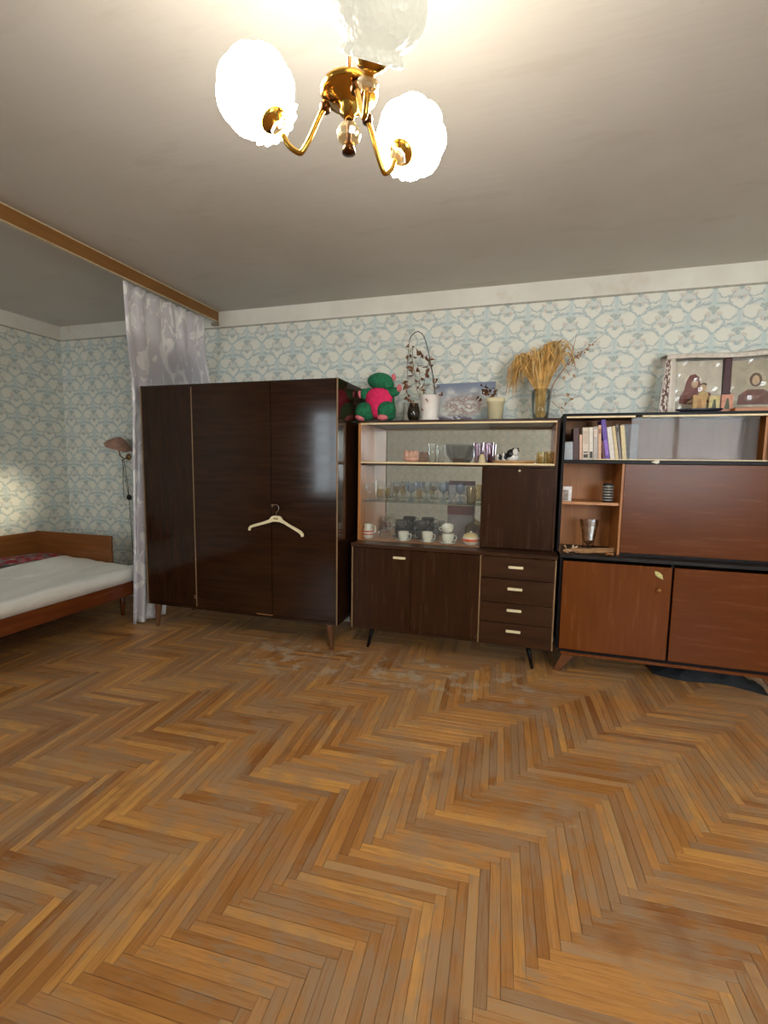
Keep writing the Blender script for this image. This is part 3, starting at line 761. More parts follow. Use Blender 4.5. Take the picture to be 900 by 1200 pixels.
def mtop(u, v_):
    x = lerp(BX0+0.005, BX1-0.004, u); y = lerp(BY0+0.005, BY1-0.004, v_)
    z = 0.432 + 0.008*math.sin(5*x+3*y)*math.sin(4*y) + 0.006*math.exp(-((x+3.45+0.5*(y+1.2))/0.05)**2) + 0.007*math.exp(-((x+3.25+0.25*(y+1.2))/0.03)**2)
    z += 0.030*math.exp(-((x+3.72)/0.24)**2-((y+0.62)/0.20)**2) + 0.004*math.sin(23*x+9*y)
    for (a0, b0, k0, w0, h0) in ((-3.30, .35, 1.0, .016, .010), (-3.52, -.22, .9, .02, .009), (-3.62, .55, 1.2, .018, .010), (-3.15, .12, 1.5, .014, .009), (-3.80, -.4, 1.1, .022, .010), (-3.42, .8, .7, .015, .008)):
        z += h0*math.exp(-((x-a0-b0*(y+k0)-.03*math.sin(7*y))/w0)**2)*(.5+.5*math.sin(3.1*y+a0*9))
    e = min(u, 1-u, v_, 1-v_); z -= 0.018*max(0, 1-e/0.025)
    return (x, y, z)
for i in range(nx+1):
    gr.append([bm.verts.new(mtop(i/nx, j/ny)) for j in range(ny+1)])
for i in range(nx):
    for j in range(ny): bm.faces.new((gr[i][j], gr[i+1][j], gr[i+1][j+1], gr[i][j+1]))
loop = [gr[i][0] for i in range(nx+1)]+[gr[nx][j] for j in range(1, ny+1)]+[gr[i][ny] for i in range(nx-1, -1, -1)]+[gr[0][j] for j in range(ny-1, 0, -1)]
lo = [bm.verts.new((v.co.x, v.co.y, 0.333)) for v in loop]
for i in range(len(loop)):
    k = (i+1) % len(loop); bm.faces.new((loop[i], loop[k], lo[k], lo[i]))
bm.faces.new(lo)
obj('mattress', bm, plain('white_sheet', (246, 244, 237), 0.8, var=0.03, scale=8), bd, True)
# red floral blanket along the back board
def floral():
    m, nt, b = base_mat('red_floral_cotton', lin(160, 40, 45), 0.8); p = coord(nt)
    vo = nt.nodes.new('ShaderNodeTexVoronoi'); vo.inputs['Scale'].default_value = 14; nt.links.new(p, vo.inputs['Vector'])
    d = X(nt, vo.outputs['Distance'])
    c = mixc(nt, d.step(.5, .2), lin(150, 28, 38), lin(196, 110, 110)); c = mixc(nt, d.step(.22, .08), c, lin(70, 90, 110))
    c = mixc(nt, noise(nt, p, 16, 3).step(.50, .56)*.85, c, lin(104, 116, 118)); c = mixc(nt, noise(nt, mapping(nt, p, (1, 1, 1), (3, 3, 3)), 20, 2).step(.60, .66)*.8, c, lin(206, 190, 170)); nt.links.new(c, b.inputs['Base Color']); return m
bm = new(); gr = []
for i in range(15):
    row = []
    for j in range(31):
        u = i/14; v_ = j/30
        x = lerp(-4.235, -3.82+0.08*math.sin(v_*6), u); y = lerp(-2.2, -0.42, v_)
        e = math.sin(PI*min(max(u, .03), .97))**.5*math.sin(PI*min(max(v_, .02), .98))**.4
        row.append(bm.verts.new((x, y, 0.440+0.068*e+0.012*math.sin(9*y+5*x)*e)))
    gr.append(row)
for i in range(14):
    for j in range(30): bm.faces.new((gr[i][j], gr[i+1][j], gr[i+1][j+1], gr[i][j+1]))
o = single('floral_blanket', bm, floral(), 'folded red floral blanket lying along the back board of the bed', 'blanket', (-4.07, -1.3, 0.44), smooth=True)

# wall lamp behind the curtain
wlp = thing('wall_lamp', 'small wall lamp with pinkish fabric shade and dangling cord in the alcove', 'lamp', (-3.56, -0.0, 1.42))
bm = new(); random.seed(5)
lathe(bm, [(0.02, 0.075), (0.05, 0.055), (0.085, 0.02), (0.115, -0.02)], (-3.53, -0.115, 1.43), 24, Matrix.Rotation(0.35, 3, 'Y'), lambda a, i: 1+0.10*math.sin(5*a+i))
sd_ = obj('lamp_shade', bm, plain('pink_brown_fabric', (168, 128, 110), 0.8, var=0.2, scale=30), wlp, True)
bm = new(); tube(bm, [(-3.53, -0.002, 1.33), (-3.53, -0.05, 1.31), (-3.53, -0.10, 1.34), (-3.53, -0.115, 1.42)], 0.006, 8); obj('bracket', bm, M_BRASSK, wlp, True)
bm = new(); lathe(bm, [(0, 0), (0.03, 0), (0.026, 0.012), (0, 0.014)], (-3.53, -0.0015, 1.33), 16, Matrix.Rotation(PI/2, 3, 'X')); obj('wall_plate', bm, M_BRASSK, wlp, True)
bm = new()
tube(bm, [(-3.54, -0.06, 1.31), (-3.575, -0.03, 1.22), (-3.592, -0.02, 1.10), (-3.590, -0.02, 0.98), (-3.575, -0.02, 0.93), (-3.55, -0.02, 0.945)], 0.0028, 6)
tube(bm, [(-3.53, -0.06, 1.31), (-3.545, -0.03, 1.20), (-3.535, -0.02, 1.06), (-3.53, -0.02, 0.97), (-3.525, -0.018, 0.8), (-3.515, -0.015, 0.5), (-3.51, -0.012, 0.2)], 0.003, 6)
tube(bm, [(-3.55, -0.06, 1.31), (-3.565, -0.03, 1.20), (-3.55, -0.02, 1.05), (-3.53, -0.02, 0.97)], 0.0025, 6)
obj('cord', bm, plain('grey_cord', (70, 68, 62), 0.6), wlp, True)
obj('switch', lathe(new(), [(0, 0), (0.022, 0), (0.026, 0.010), (0.022, 0.020), (0, 0.024)], (-3.53, -0.008, 0.955), 18, Matrix.Rotation(PI/2, 3, 'X')), M_BLACK, wlp, True, label='round black cord switch')
random.seed(11)

# ------------------------------------------------------------------ chandelier
M_GOLD = plain('polished_brass', (206, 160, 74), 0.16, 1.0, var=0.05)
M_COPPER = plain('copper_tube', (204, 146, 104), 0.25, 1.0, var=0.05)
M_BRONZE = plain('dark_bronze', (96, 62, 34), 0.3, 1.0, var=0.1)
G_CRYS = thin_glass('cut_crystal', (0.88, 0.78, 0.58), 0.30, 0.25, (0.75, 0.65, 0.45))
def shade_mat(name, L, colr):
    m, nt, b = base_mat(name, (0.30, 0.28, 0.21, 1), 0.35)
    vo = nt.nodes.new('ShaderNodeTexVoronoi'); vo.inputs['Scale'].default_value = 95; nt.links.new(coord(nt), vo.inputs['Vector'])
    bump(nt, b, X(nt, vo.outputs['Distance']), 0.6, 0.004)
    b.inputs['Emission Color'].default_value = colr; b.inputs['Emission Strength'].default_value = L
    return m
SH_LIT = shade_mat('lit_glass_shade', LAMP, (1.0, 0.945, 0.85, 1)); SH_DIM = shade_mat('weakly_lit_glass_shade', LAMP_DIM, (1.0, 0.95, 0.76, 1))
HC = Vector((-0.379, -2.510, 2.046))
ch = thing('chandelier', 'three-armed brass ceiling chandelier with lobed glass shades, two brightly lit', 'chandelier', (HC.x, HC.y, H))
obj('ceiling_cup', lathe(new(), [(0.008, -0.05), (0.03, -0.045), (0.05, -0.015), (0.055, -0.0005), (0, -0.0005)], (HC.x, HC.y, H), 28), M_GOLD, ch, True)
bm = new(); tube(bm, [(HC.x, HC.y, HC.z+0.02), (HC.x, HC.y, H-0.03)], 0.0055, 12); obj('rod', bm, M_COPPER, ch, True)
obj('hub', lathe(new(), [(0, 0.020), (0.050, 0.020), (0.057, 0.016), (0.060, 0.010), (0.058, 0.004), (0.052, 0.000), (0.046, 0.000), (0.040, -0.006), (0.026, -0.014), (0.020, -0.020), (0.019, -0.030), (0.012, -0.034), (0.010, -0.042), (0, -0.042)], HC, 32), M_GOLD, ch, True)
fin = obj('finial', lathe(new(), [(0, -0.042), (0.008, -0.043), (0.006, -0.052), (0.005, -0.084), (0.010, -0.090), (0.013, -0.098), (0.014, -0.106), (0, -0.109)], HC, 20), M_BRONZE, ch, True)
obj('crystal_bead', lathe(new(), [(0.0065, -0.050), (0.020, -0.056), (0.026, -0.068), (0.022, -0.080), (0.0065, -0.087)], HC, 10), G_CRYS, fin)
SOCK = [((-0.296, -2.619), (-0.268, -2.660), SH_DIM, 'near'), ((-0.304, -2.378), (-0.290, -2.328), SH_LIT, 'far'), ((-0.532, -2.544), (-0.574, -2.545), SH_LIT, 'left')]
for (sx, sy), (tx, ty_), sm, _n in SOCK:
    S = Vector((sx, sy, 2.006)); Cc = Vector((tx, ty_, 2.068)); ax = (Cc-S).normalized()
    e = Vector((sx-HC.x, sy-HC.y, 0)); L = e.length; e.normalize()
    S0 = S-ax*0.034
    pts = [HC+e*0.045+Vector((0, 0, -0.010)), HC+e*0.060+Vector((0, 0, -0.030)), HC+e*0.080+Vector((0, 0, -0.070)), HC+e*0.096+Vector((0, 0, -0.096)), HC+e*0.106+Vector((0, 0, -0.101))]
    pts += [S0-ax*0.002+(pts[-1]-S0)*0.35+Vector((0, 0, -0.008)), S0]
    # resample smoothly (Catmull-Rom)
    P = [pts[0]]+pts+[pts[-1]]; q = []
    for i in range(1, len(P)-2):
        for k in range(6):
            t = k/6; a, b_, c_, d_ = P[i-1], P[i], P[i+1], P[i+2]
            q.append(0.5*((2*b_)+(c_-a)*t+(2*a-5*b_+4*c_-d_)*t*t+(3*b_-a-3*c_+d_)*t**3))
    q.append(pts[-1])
    bm = new(); tube(bm, q, 0.0058, 10); arm = obj('arm', bm, M_GOLD, ch, True)
    Rm = ax.to_track_quat('Z', 'Y').to_matrix()
    obj('arm_collar', lathe(new(), [(0, -0.004), (0.010, -0.004), (0.012, 0.006), (0.008, 0.014), (0, 0.014)], HC+e*0.050+Vector((0, 0, -0.020)), 14), M_BRONZE, arm, True)
    obj('crystal_bead', lathe(new(), [(0.0062, 0.0), (0.015, 0.002), (0.020, 0.008), (0.020, 0.014), (0.015, 0.020), (0.0062, 0.022)], S0, 8, Rm), G_CRYS, arm)
    obj('socket_cup', lathe(new(), [(0, 0.022), (0.009, 0.022), (0.010, 0.025), (0.020, 0.028), (0.028, 0.034), (0.031, 0.042), (0.030, 0.046), (0, 0.046)], S0, 24, Rm), M_GOLD, arm, True)
    prof = [(0.026, 0.0465), (0.040, 0.044), (0.053, 0.040), (0.058, 0.045), (0.051, 0.054), (0.055, 0.060), (0.064, 0.068), (0.071, 0.078), (0.077, 0.090), (0.080, 0.103), (0.080, 0.116), (0.077, 0.129), (0.072, 0.142), (0.064, 0.153), (0.055, 0.162), (0.048, 0.167), (0.045, 0.168), (0.044, 0.164)]
    def mod(a, i):
        if i < 5: return 1+0.035*i*math.cos(16*a)*0.6
        w_ = min(1, (i-4)/4)
        return 1+w_*(0.085*abs(math.sin(4*a))**0.7-0.035+0.012*math.sin(24*a)*math.sin(i*1.9))
    obj('shade', lathe(new(), prof, S0, 72, Rm, mod), sm, ch, True)

# ================================================================== small things
def mpp(px, py, Y):
    return (at(px, py, Y)-CAM).dot(CF)/FPX
def spot(px, pytop, Y, z):
    """foot point on a surface of height z for a thing centred at px, and its height up to pytop"""
    p = at(px, pytop, Y)
    return Vector((p.x, Y, z)), max(0.01, p.z-z), mpp(px, pytop, Y)
ZT, ZTR = 1.5972, 1.6222     # tops of the two tall units

# plush toy
M_GREEN = plain('green_plush', (28, 110, 72), 0.9, var=0.25, scale=60, bmp=0.6)
M_PINK = plain('hot_pink_plush', (226, 40, 96), 0.9, var=0.12, scale=60, bmp=0.5)
M_LPINK = plain('pale_pink_plush', (228, 120, 128), 0.9, var=0.1, scale=60, bmp=0.4)
p0, _, s = spot(444, 492, -0.23, ZT)
pl = thing('plush_toy', 'green plush toy with hot pink tummy seated on the display cabinet', 'plush toy', p0)
def pz(px, py, dy=0.0): return Vector((p0.x+(px-444)*s, p0.y+dy, ZT+(493.2-py)*s))
def pb(name, mat, parts, par=pl):
    bm = new()
    for (px, py, rx, rz, ry, dy, rot) in parts:
        blob(bm, pz(px, py, dy), (rx*s, ry*s, rz*s), Matrix.Rotation(rot, 3, 'Y'), 3)
    return obj(name, bm, mat, par, True)
body = pb('body', M_GREEN, [(444.5, 470, 17.5, 19.5, 12, 0.02, 0), (446, 456, 9, 6, 8, 0, 0)])
pb('tummy', M_PINK, [(444.7, 466.5, 16.5, 13.5, 10, -0.018, 0), (443, 477, 9, 13, 9, -0.018, 0)], body)
pb('head', M_GREEN, [(446, 446.8, 15.0, 9.6, 11, -0.02, 0.06), (454.5, 450.5, 8.0, 7.5, 9, -0.015, 0.5)])
pb('ear', M_LPINK, [(461.6, 442.8, 2.8, 4.2, 2.6, -0.01, -0.15)])
a = pb('arm', M_GREEN, [(427, 461, 5.8, 6.5, 5, -0.02, 0.2), (432, 458.5, 5, 5, 5, -0.01, 0)]); pb('hand', M_LPINK, [(422, 461.3, 2.2, 4.6, 3.4, -0.03, -0.1)], a)
a = pb('arm', M_GREEN, [(463, 459.5, 7.5, 5.2, 5, -0.02, -0.35), (457.5, 459, 6, 6, 5, -0.01, 0)]); pb('hand', M_LPINK, [(469.2, 455.8, 2.9, 4.4, 3.4, -0.03, 0.2)], a)
a = pb('leg', M_GREEN, [(428.0, 481.5, 10.3, 11.0, 11, -0.045, 0.45), (429.5, 486, 10.2, 7, 10, -0.035, 0)]); pb('foot', M_LPINK, [(424.8, 489.2, 6.0, 3.4, 6, -0.075, 0.35)], a)
a = pb('leg', M_GREEN, [(455.5, 480.5, 10.8, 10.2, 11, -0.045, -0.35), (455, 486, 10.5, 7, 10, -0.035, 0)]); pb('foot', M_LPINK, [(452.5, 489.2, 6.6, 3.8, 6, -0.080, 0)], a)

# clear cup beside the toy
def cupprof(r, h, taper=0.8): return [(0, 0.001), (r*taper, 0.001), (r*(taper+1)/2, h*0.5), (r, h)]
c, h, s1 = spot(468.5, 471, -0.12, ZT)
single('plastic_cup', lathe(new(), cupprof(6.5*s1, h), c, 20), G_CLEAR, 'empty clear cup standing between plush toy and dark jar', 'cup', c, smooth=True)
# dark glass jar
c, h, s1 = spot(485, 473, -0.27, ZT)
jr = thing('glass_jar', 'dark green-brown glass jar standing beside the white flower pot', 'jar', c)
obj('jar_body', lathe(new(), [(0, 0), (5*s1, 0), (7.2*s1, h*.25), (7.4*s1, h*.5), (6.3*s1, h*.8), (5.2*s1, h*.92), (5.6*s1, h), (5.0*s1, h), (4.8*s1, h*.9)], c, 24), plain('dark_bottle_glass', (40, 34, 22), 0.08, var=0.3, scale=20), jr, True)
# white pot with hoop and dried vine
c, h, s1 = spot(504, 464, -0.25, ZT)
wp = thing('flower_pot', 'white plastic flower pot with dried vine on a wire hoop', 'flower pot', c)
M_WPOT = plain('white_pot_plastic', (240, 232, 224), 0.45, var=0.03)
obj('pot', lathe(new(), [(0, 0.002), (9.2*s1, 0.002), (9.6*s1, 0.02), (11.6*s1, h-0.004), (12.4*s1, h), (11.6*s1, h+0.001), (11*s1, h-0.012), (10.8*s1, h-0.02), (0, h-0.02)], c, 32), M_WPOT, wp, True)
obj('drip_tray', lathe(new(), [(0, 0), (10.0*s1, 0), (11.0*s1, 0.018), (10.4*s1, 0.018), (9.8*s1, 0.004)], c, 32), M_WPOT, wp, True)
obj('soil', lathe(new(), [(0, h-0.012), (10.6*s1, h-0.012)], c, 24), plain('dry_soil', (70, 50, 36), 0.9), wp)
hoop = [(510.5, 466), (509.5, 452), (508, 444), (506, 432), (503.5, 420), (501.5, 410), (499, 400), (497, 395), (495, 391.5), (492, 389.3), (489.5, 388.5), (486.5, 389.5), (484, 391.5), (481.5, 394.5), (480, 398)]
HY = -0.25
bm = new(); tube(bm, [at(x, y, HY) for x, y in hoop], 0.0035, 6); obj('wire_hoop', bm, plain('grey_wire', (74, 76, 76), 0.5), wp, True)
M_STEM = plain('dry_brown_stem', (104, 68, 44), 0.8); M_LEAF = plain('dry_brown_leaf', (122, 78, 50), 0.8, var=0.35, scale=30); M_PALE = plain('pale_dry_leaf', (196, 196, 176), 0.8, var=0.2)
stems = [[(480, 398), (478.5, 412), (477, 430), (478, 446), (477, 458), (479, 468), (484, 474)], [(484, 405), (483, 420), (486, 438), (488, 455), (492, 466)], [(487, 408), (493, 414), (499, 419), (504, 426), (507, 440), (509, 462)],
         [(489, 425), (492, 440), (491, 455), (496, 466)], [(503, 420), (500, 436), (497, 448), (500, 466)]]
bm = new()
for st in stems: tube(bm, [at(x, y, HY+0.01*math.sin(y)) for x, y in st], 0.0016, 5)
obj('vine_stems', bm, M_STEM, wp, True)
def leaf(bm, p, L, W, R):
    pts = [(0, 0, 0), (L*.3, W*.5, 0.10*L), (L*.65, W*.4, 0.06*L), (L, 0, -0.12*L), (L*.65, -W*.4, 0.06*L), (L*.3, -W*.5, 0.10*L)]
    v = [bm.verts.new(R @ Vector(q)+p) for q in pts]; mid = bm.verts.new(R @ Vector((L*.5, 0, -0.03*L))+p)
    for i in range(6): bm.faces.new((v[i], v[(i+1) % 6], mid))
def rndrot(): return Matrix.Rotation(random.uniform(0, 6.28), 3, 'Z') @ Matrix.Rotation(random.uniform(-1.3, 1.3), 3, 'Y') @ Matrix.Rotation(random.uniform(0, 6.28), 3, 'X')
for nm, mt, cnt in (('dry_leaves', M_LEAF, 60), ('pale_leaves', M_PALE, 24)):
    bm = new()
    for _ in range(cnt):
        st = random.choice(stems); k = random.randrange(len(st)-1); t = random.random()
        x, y = lerp(st[k][0], st[k+1][0], t), lerp(st[k][1], st[k+1][1], t)
        leaf(bm, at(x+random.uniform(-1, 1), y, HY+random.uniform(-.02, .02)), random.uniform(.030, .060), random.uniform(.018, .032), rndrot())
    if nm == 'dry_leaves':
        for (x, y) in ((498, 467), (494, 478), (519, 464), (513, 463), (479, 471), (486, 476)): leaf(bm, at(x, y, -0.33), 0.035, 0.02, rndrot())
    obj(nm, bm, mt, wp, kind='stuff')

# painting leaning on the wall
def seascape():
    m, nt, b = base_mat('seascape_print', (0.5, 0.5, 0.5, 1), 0.5); p = coord(nt, 'UV'); sp = nt.nodes.new('ShaderNodeSeparateXYZ'); nt.links.new(p, sp.inputs[0])
    u, v_ = X(nt, sp.outputs[0]), X(nt, sp.outputs[1])
    n1 = noise(nt, mapping(nt, p, (1.4, 1, 1)), 4, 5); n2 = noise(nt, mapping(nt, p, (1, 1, 1), (3, 5, 0)), 11, 4)
    c = mixc(nt, v_.step(.3, 1.0), lin(212, 212, 204), lin(126, 136, 158))
    c = mixc(nt, n1.step(.45, .65)*v_.step(.95, .7), c, lin(216, 214, 212))
    mass = (((u-.50)*(u-.50)*2.2+(v_-.42)*(v_-.42)*4.0).sqrt()+n2*0.5).step(.95, .62)
    c = mixc(nt, mass*n2.step(.35, .6), c, lin(150, 122, 112)); c = mixc(nt, mass*n2.step(.55, .68), c, lin(226, 214, 206))
    c = mixc(nt, (v_+n1*.2).step(.34, .2), c, lin(92, 84, 100)); c = mixc(nt, (v_+n1*.2).step(.30, .22)*n2.step(.5, .6), c, lin(200, 202, 208))
    c = mixc(nt, (u-v_*.8+n2*.2).step(.62, .72)*v_.step(.5, .3)*.8, c, lin(150, 166, 168))
    nt.links.new(c, b.inputs['Base Color']); return m
A, B = at(509, 491, -0.085), at(578.5, 490, -0.085); Tt = at(578, 447, -0.03)
bm = new(); z0, z1 = ZT+0.001, Tt.z
vv = [(A.x, -0.100, z0), (B.x, -0.100, z0), (B.x, -0.030, z1), (A.x, -0.030, z1-0.004)]
F = [bm.verts.new(q) for q in vv]; Bk = [bm.verts.new((q[0], q[1]+0.016, q[2])) for q in vv]
f0 = bm.faces.new(F); bm.faces.new(list(reversed(Bk)))
for i in range(4): bm.faces.new((F[i], Bk[i], Bk[(i+1) % 4], F[(i+1) % 4]))
ul = bm.loops.layers.uv.new('UVMap')
for f_ in bm.faces:
    for lp in f_.loops:
        q = lp.vert.co; lp[ul].uv = ((q.x-A.x)/(B.x-A.x), (q.z-z0)/(z1-z0))
single('canvas_painting', bm, seascape(), 'unframed grey-blue seascape painting leaning on the wallpaper between two pots', 'painting', ((A.x+B.x)/2, -0.08, z0))
# cream pot with dead plant
c, h, s1 = spot(581, 467, -0.24, ZT)
cp = thing('flower_pot', 'cream yellowed flower pot with a dead brown plant', 'flower pot', c)
obj('pot', lathe(new(), [(0, 0), (8.5*s1, 0), (9.6*s1, h*.78), (10.6*s1, h*.80), (11.2*s1, h), (10.2*s1, h), (9.6*s1, h*.8), (0, h*.78)], c, 32), plain('cream_pot_plastic', (228, 214, 172), 0.5, var=0.06, scale=14), cp, True)
bm = new()
for _ in range(38): leaf(bm, at(random.gauss(572, 4.2), random.gauss(461, 4.5), -0.24+random.uniform(-.03, .03)), random.uniform(.02, .045), random.uniform(.012, .024), rndrot())
tube(bm, [at(581, 470, -0.24), at(576, 463, -0.24), at(570, 460, -0.25)], 0.003, 5)
leaf(bm, at(578, 467, -0.25), 0.07, 0.035, Matrix.Rotation(-1.25, 3, 'Y'))
obj('dead_leaves', bm, plain('dead_leaf_brown', (96, 62, 34), 0.85, var=0.4, scale=25), cp, kind='stuff')

# glass vase with dried wheat
c, h, s1 = spot(634.5, 457, -0.22, ZT)
single('glass_vase', lathe(new(), [(0, 0.002), (9.0*s1, 0.002), (9.6*s1, h*.3), (11.5*s1, h), (11.0*s1, h), (9.0*s1, h*.3), (8*s1, 0.012), (0, 0.012)], c, 16, None, lambda a, i: 1+0.03*math.cos(16*a)), thin_glass('vase_glass', (0.90, 0.92, 0.91), 0.03),
       'tall faceted glass vase holding dried wheat on the display cabinet', 'vase', c, smooth=True)
wh = thing('dried_wheat_bunch', 'bunch of golden dried wheat drooping from the glass vase', 'dried flowers', (c.x, c.y, ZT+0.015))
M_WHEAT = plain('golden_straw', (206, 160, 92), 0.75, var=0.3, scale=18); M_WHEAT2 = plain('pale_straw', (218, 184, 124), 0.75, var=0.25, scale=18)
def ribbon(bm, pts, w):
    L = []
    for i, p in enumerate(pts):
        t = i/(len(pts)-1); ww = w*(0.5+0.9*t if t < .8 else 1.22*(1-t)/.2+0.1)
        a = Vector((ww/2, 0, ww*0.15)); L.append((bm.verts.new(p-a), bm.verts.new(p+a+Vector((0, 0.002, 0))), bm.verts.new(p+Vector((0, -ww*.35, 0)))))
    for A_, B_ in zip(L, L[1:]):
        bm.faces.new((A_[0], A_[2], B_[2], B_[0])); bm.faces.new((A_[2], A_[1], B_[1], B_[2]))
neck = Vector((c.x, c.y, ZT+h))
for nm, mt, cnt in (('wheat_stalks', M_WHEAT, 170), ('pale_wheat_stalks', M_WHEAT2, 90)):
    bm = new()
    for _ in range(cnt):
        ang = random.uniform(0, 2*PI); spread = random.uniform(0.15, 1.0)
        r1 = 0.20*spread; top = random.uniform(0.17, 0.27)+0.04*math.cos(ang)
        ex = math.cos(ang)*r1-0.012; ey = -abs(math.sin(ang))*r1*0.55+0.03*random.random()
        a = Vector((c.x+random.uniform(-.03, .03), c.y+random.uniform(-.025, .025), ZT+0.02)); b2 = neck+Vector((ex*.18, ey*.18, 0.0)); 
        pts = [a, lerp(a, b2, .5), b2, neck+Vector((ex*.4, ey*.4, top*.45)), neck+Vector((ex*.68, ey*.7, top*.85)), neck+Vector((ex*.88, ey*.9, top))]
        dr = random.uniform(-0.03, 0.13)+(0.10 if ex < -.11 else 0)
        jx, jy = random.gauss(0, .022), random.gauss(0, .012)
        pts += [neck+Vector((ex*1.03+jx*.5, ey+jy*.5, top-dr*.35+.012*random.random())), neck+Vector((ex*1.08+jx, ey*1.02+jy, top-dr))]
        ribbon(bm, pts, random.uniform(.005, .011))
    obj(nm, bm, mt, wh, kind='stuff')
bm = new()
for px in (658, 652, 645): pass
tube(bm, [at(640, 470, -0.2), at(650, 447, -0.2), at(664, 428, -0.18), at(680, 414, -0.17), at(692, 405, -0.16), at(707, 392, -0.15)], [.004, .004, .0035, .003, .0025, .001], 6)
tube(bm, [at(664, 428, -0.18), at(671, 412, -0.19), at(676, 390, -0.19)], [.003, .0025, .001], 5)
for _ in range(22):
    t = random.random(); blob(bm, at(lerp(668, 694, t)+random.uniform(-2, 2), lerp(425, 404, t)+random.uniform(-3, 3), -0.17), (0.006, .005, .007), None, 1)
obj('budded_twig', bm, plain('reddish_dry_twig', (158, 118, 84), 0.8, var=.2), wh, kind=None)
bm = new()
tube(bm, [at(641, 462, -0.24), at(652, 464, -0.25), at(662, 463, -0.26), at(669, 467, -0.27), at(680, 464, -0.26)], .002, 5)
tube(bm, [at(646, 470, -0.24), at(655, 478, -0.26), at(661, 479, -0.27)], .002, 5)
for (x, y) in ((669, 466), (670, 469), (667, 464), (660, 478), (657, 481), (662, 476), (668, 440), (672, 438), (660, 445)): leaf(bm, at(x, y, -0.26), .03, .018, rndrot())
obj('flower_sprigs', bm, plain('dry_flower_sprig', (182, 138, 92), 0.8, var=.2), wh, kind=None)

# ------------------------------------------------------------------ display: upper shelf (z 1.3077)
Z3 = 1.3078
M_PEACH = plain('peach_porcelain', (226, 168, 140), 0.3, var=0.15, scale=30)
c, h, s1 = spot(482, 527, -0.24, Z3)
t_ = thing('porcelain_shell', 'peach porcelain shell dish on the upper display shelf', 'figurine', c)
bm = new(); blob(bm, c+Vector((0, 0, h*.32)), (10*s1, 6*s1, h*.30), None, 2); obj('base', bm, M_PEACH, t_, True)
for dx in (-5, 0, 5):
    bm = new(); blob(bm, c+Vector((dx*s1, -.005, h*.62)), (4*s1, 4*s1, h*.38), Matrix.Rotation(dx*.06, 3, 'Y'), 2); obj('lobe', bm, M_PEACH, t_, True)
def tumbler(px, pyt, wpx, Y, z, mat, label, cat='glass', name='tumbler', seg=20, fl_=0.0):
    c, h, s1 = spot(px, pyt, Y, z); r = wpx/2*s1
    return single(name, lathe(new(), cupprof(r, h, .82), c, seg, None, (lambda a, i: 1+fl_*math.cos(12*a)) if fl_ else None), mat, label, cat, c, smooth=True)
tumbler(507.5, 520, 10, -0.22, Z3, G_CLEAR, 'plain clear tumbler beside the porcelain shell')
c, h, s1 = spot(538, 521, -0.17, Z3)
single('fruit_bowl', lathe(new(), [(0, 0.002), (7*s1, 0.002), (8*s1, 0.012), (14*s1, h*.45), (17*s1, h)], c, 72, None, lambda a, i: 1+0.025*math.cos(18*a)), G_GREY,
       'large fluted grey glass bowl on the upper display shelf', 'bowl', c, smooth=True)
single('amber_dish', lathe(new(), [(0, 0.002), (.024, 0.002), (.042, 0.026), (.048, 0.034), (.046, 0.034), (.024, 0.006), (0, 0.006)], (c.x+0.01, -0.292, Z3), 28), G_AMBER, 'low amber glass dish in front of the fluted bowl', 'dish', (c.x+0.01, -0.292, Z3), smooth=True)
tumbler(561, 519, 11, -0.16, Z3, G_PURPLE, 'purple ribbed glass vase nearer the fluted bowl', 'vase', 'purple_vase', 28, .05)
tumbler(573, 518.5, 11, -0.18, Z3, G_PURPLE, 'purple ribbed glass vase nearer the panda figurines', 'vase', 'purple_vase', 28, .05)
c, h, s1 = spot(565, 530, -0.30, Z3)
t_ = thing('bell_figurine', 'cream bell-shaped figurine with dark tip before the purple vases', 'figurine', c)
obj('body', lathe(new(), [(0, 0), (4.6*s1, 0), (4.2*s1, h*.2), (3.2*s1, h*.55), (2.2*s1, h*.8), (0, h*.88)], c, 18), plain('cream_porcelain', (232, 208, 160), 0.3), t_, True)
bm = new(); blob(bm, c+Vector((0, 0, h*.9)), (1.5*s1, 1.5*s1, h*.10), None, 2); obj('tip', bm, M_BLACK, t_, True)
c = at(602, 541, -0.25); c.z = Z3
single('wooden_tray', lathe(new(), [(0, 0), (0.115, 0), (0.145, 0.024), (0.139, 0.024), (0.112, 0.006), (0, 0.006)], c, 32, Matrix.Diagonal((1, .55, 1))), plain('amber_brown_tray', (186, 138, 84), 0.35, var=.15), 'oval amber-brown tray under the panda figurines', 'tray', c, smooth=True)
M_PW = plain('white_porcelain', (236, 232, 224), 0.25, var=.03)
def panda(px, pyt, wpx, z, label, mirror=1, Y=-.25):
    c, h, s1 = spot(px, pyt, Y, z); r = wpx/2*s1
    t = thing('panda_figurine', label, 'figurine', c, 'porcelain pandas on the tray')
    bm = new(); blob(bm, c+Vector((0, 0, h*.42)), (r*.95, r*.8, h*.42), None, 2); obj('body', bm, M_PW, t, True)
    bm = new(); blob(bm, c+Vector((mirror*r*.25, -.003, h*.58)), (r*.8, r*.8, h*.36), None, 2); obj('back_patch', bm, M_BLACK, t, True)
    bm = new(); blob(bm, c+Vector((-mirror*r*.45, -r*.5, h*.72)), (r*.5, r*.45, h*.27), None, 2); hd = obj('head', bm, M_PW, t, True)
    for q in (-1, 1):
        bm = new(); blob(bm, c+Vector((-mirror*r*.45+q*r*.38, -r*.5, h*.94)), (r*.18, r*.12, h*.09), None, 1); obj('ear', bm, M_BLACK, hd, True)
    return t
panda(601, 525, 14, Z3+.0065, 'largest black and white panda figurine on the oval tray', -1, -.25)
panda(591.5, 530, 6, Z3+.0065, 'small panda figurine next to the largest panda', 1, -.255)
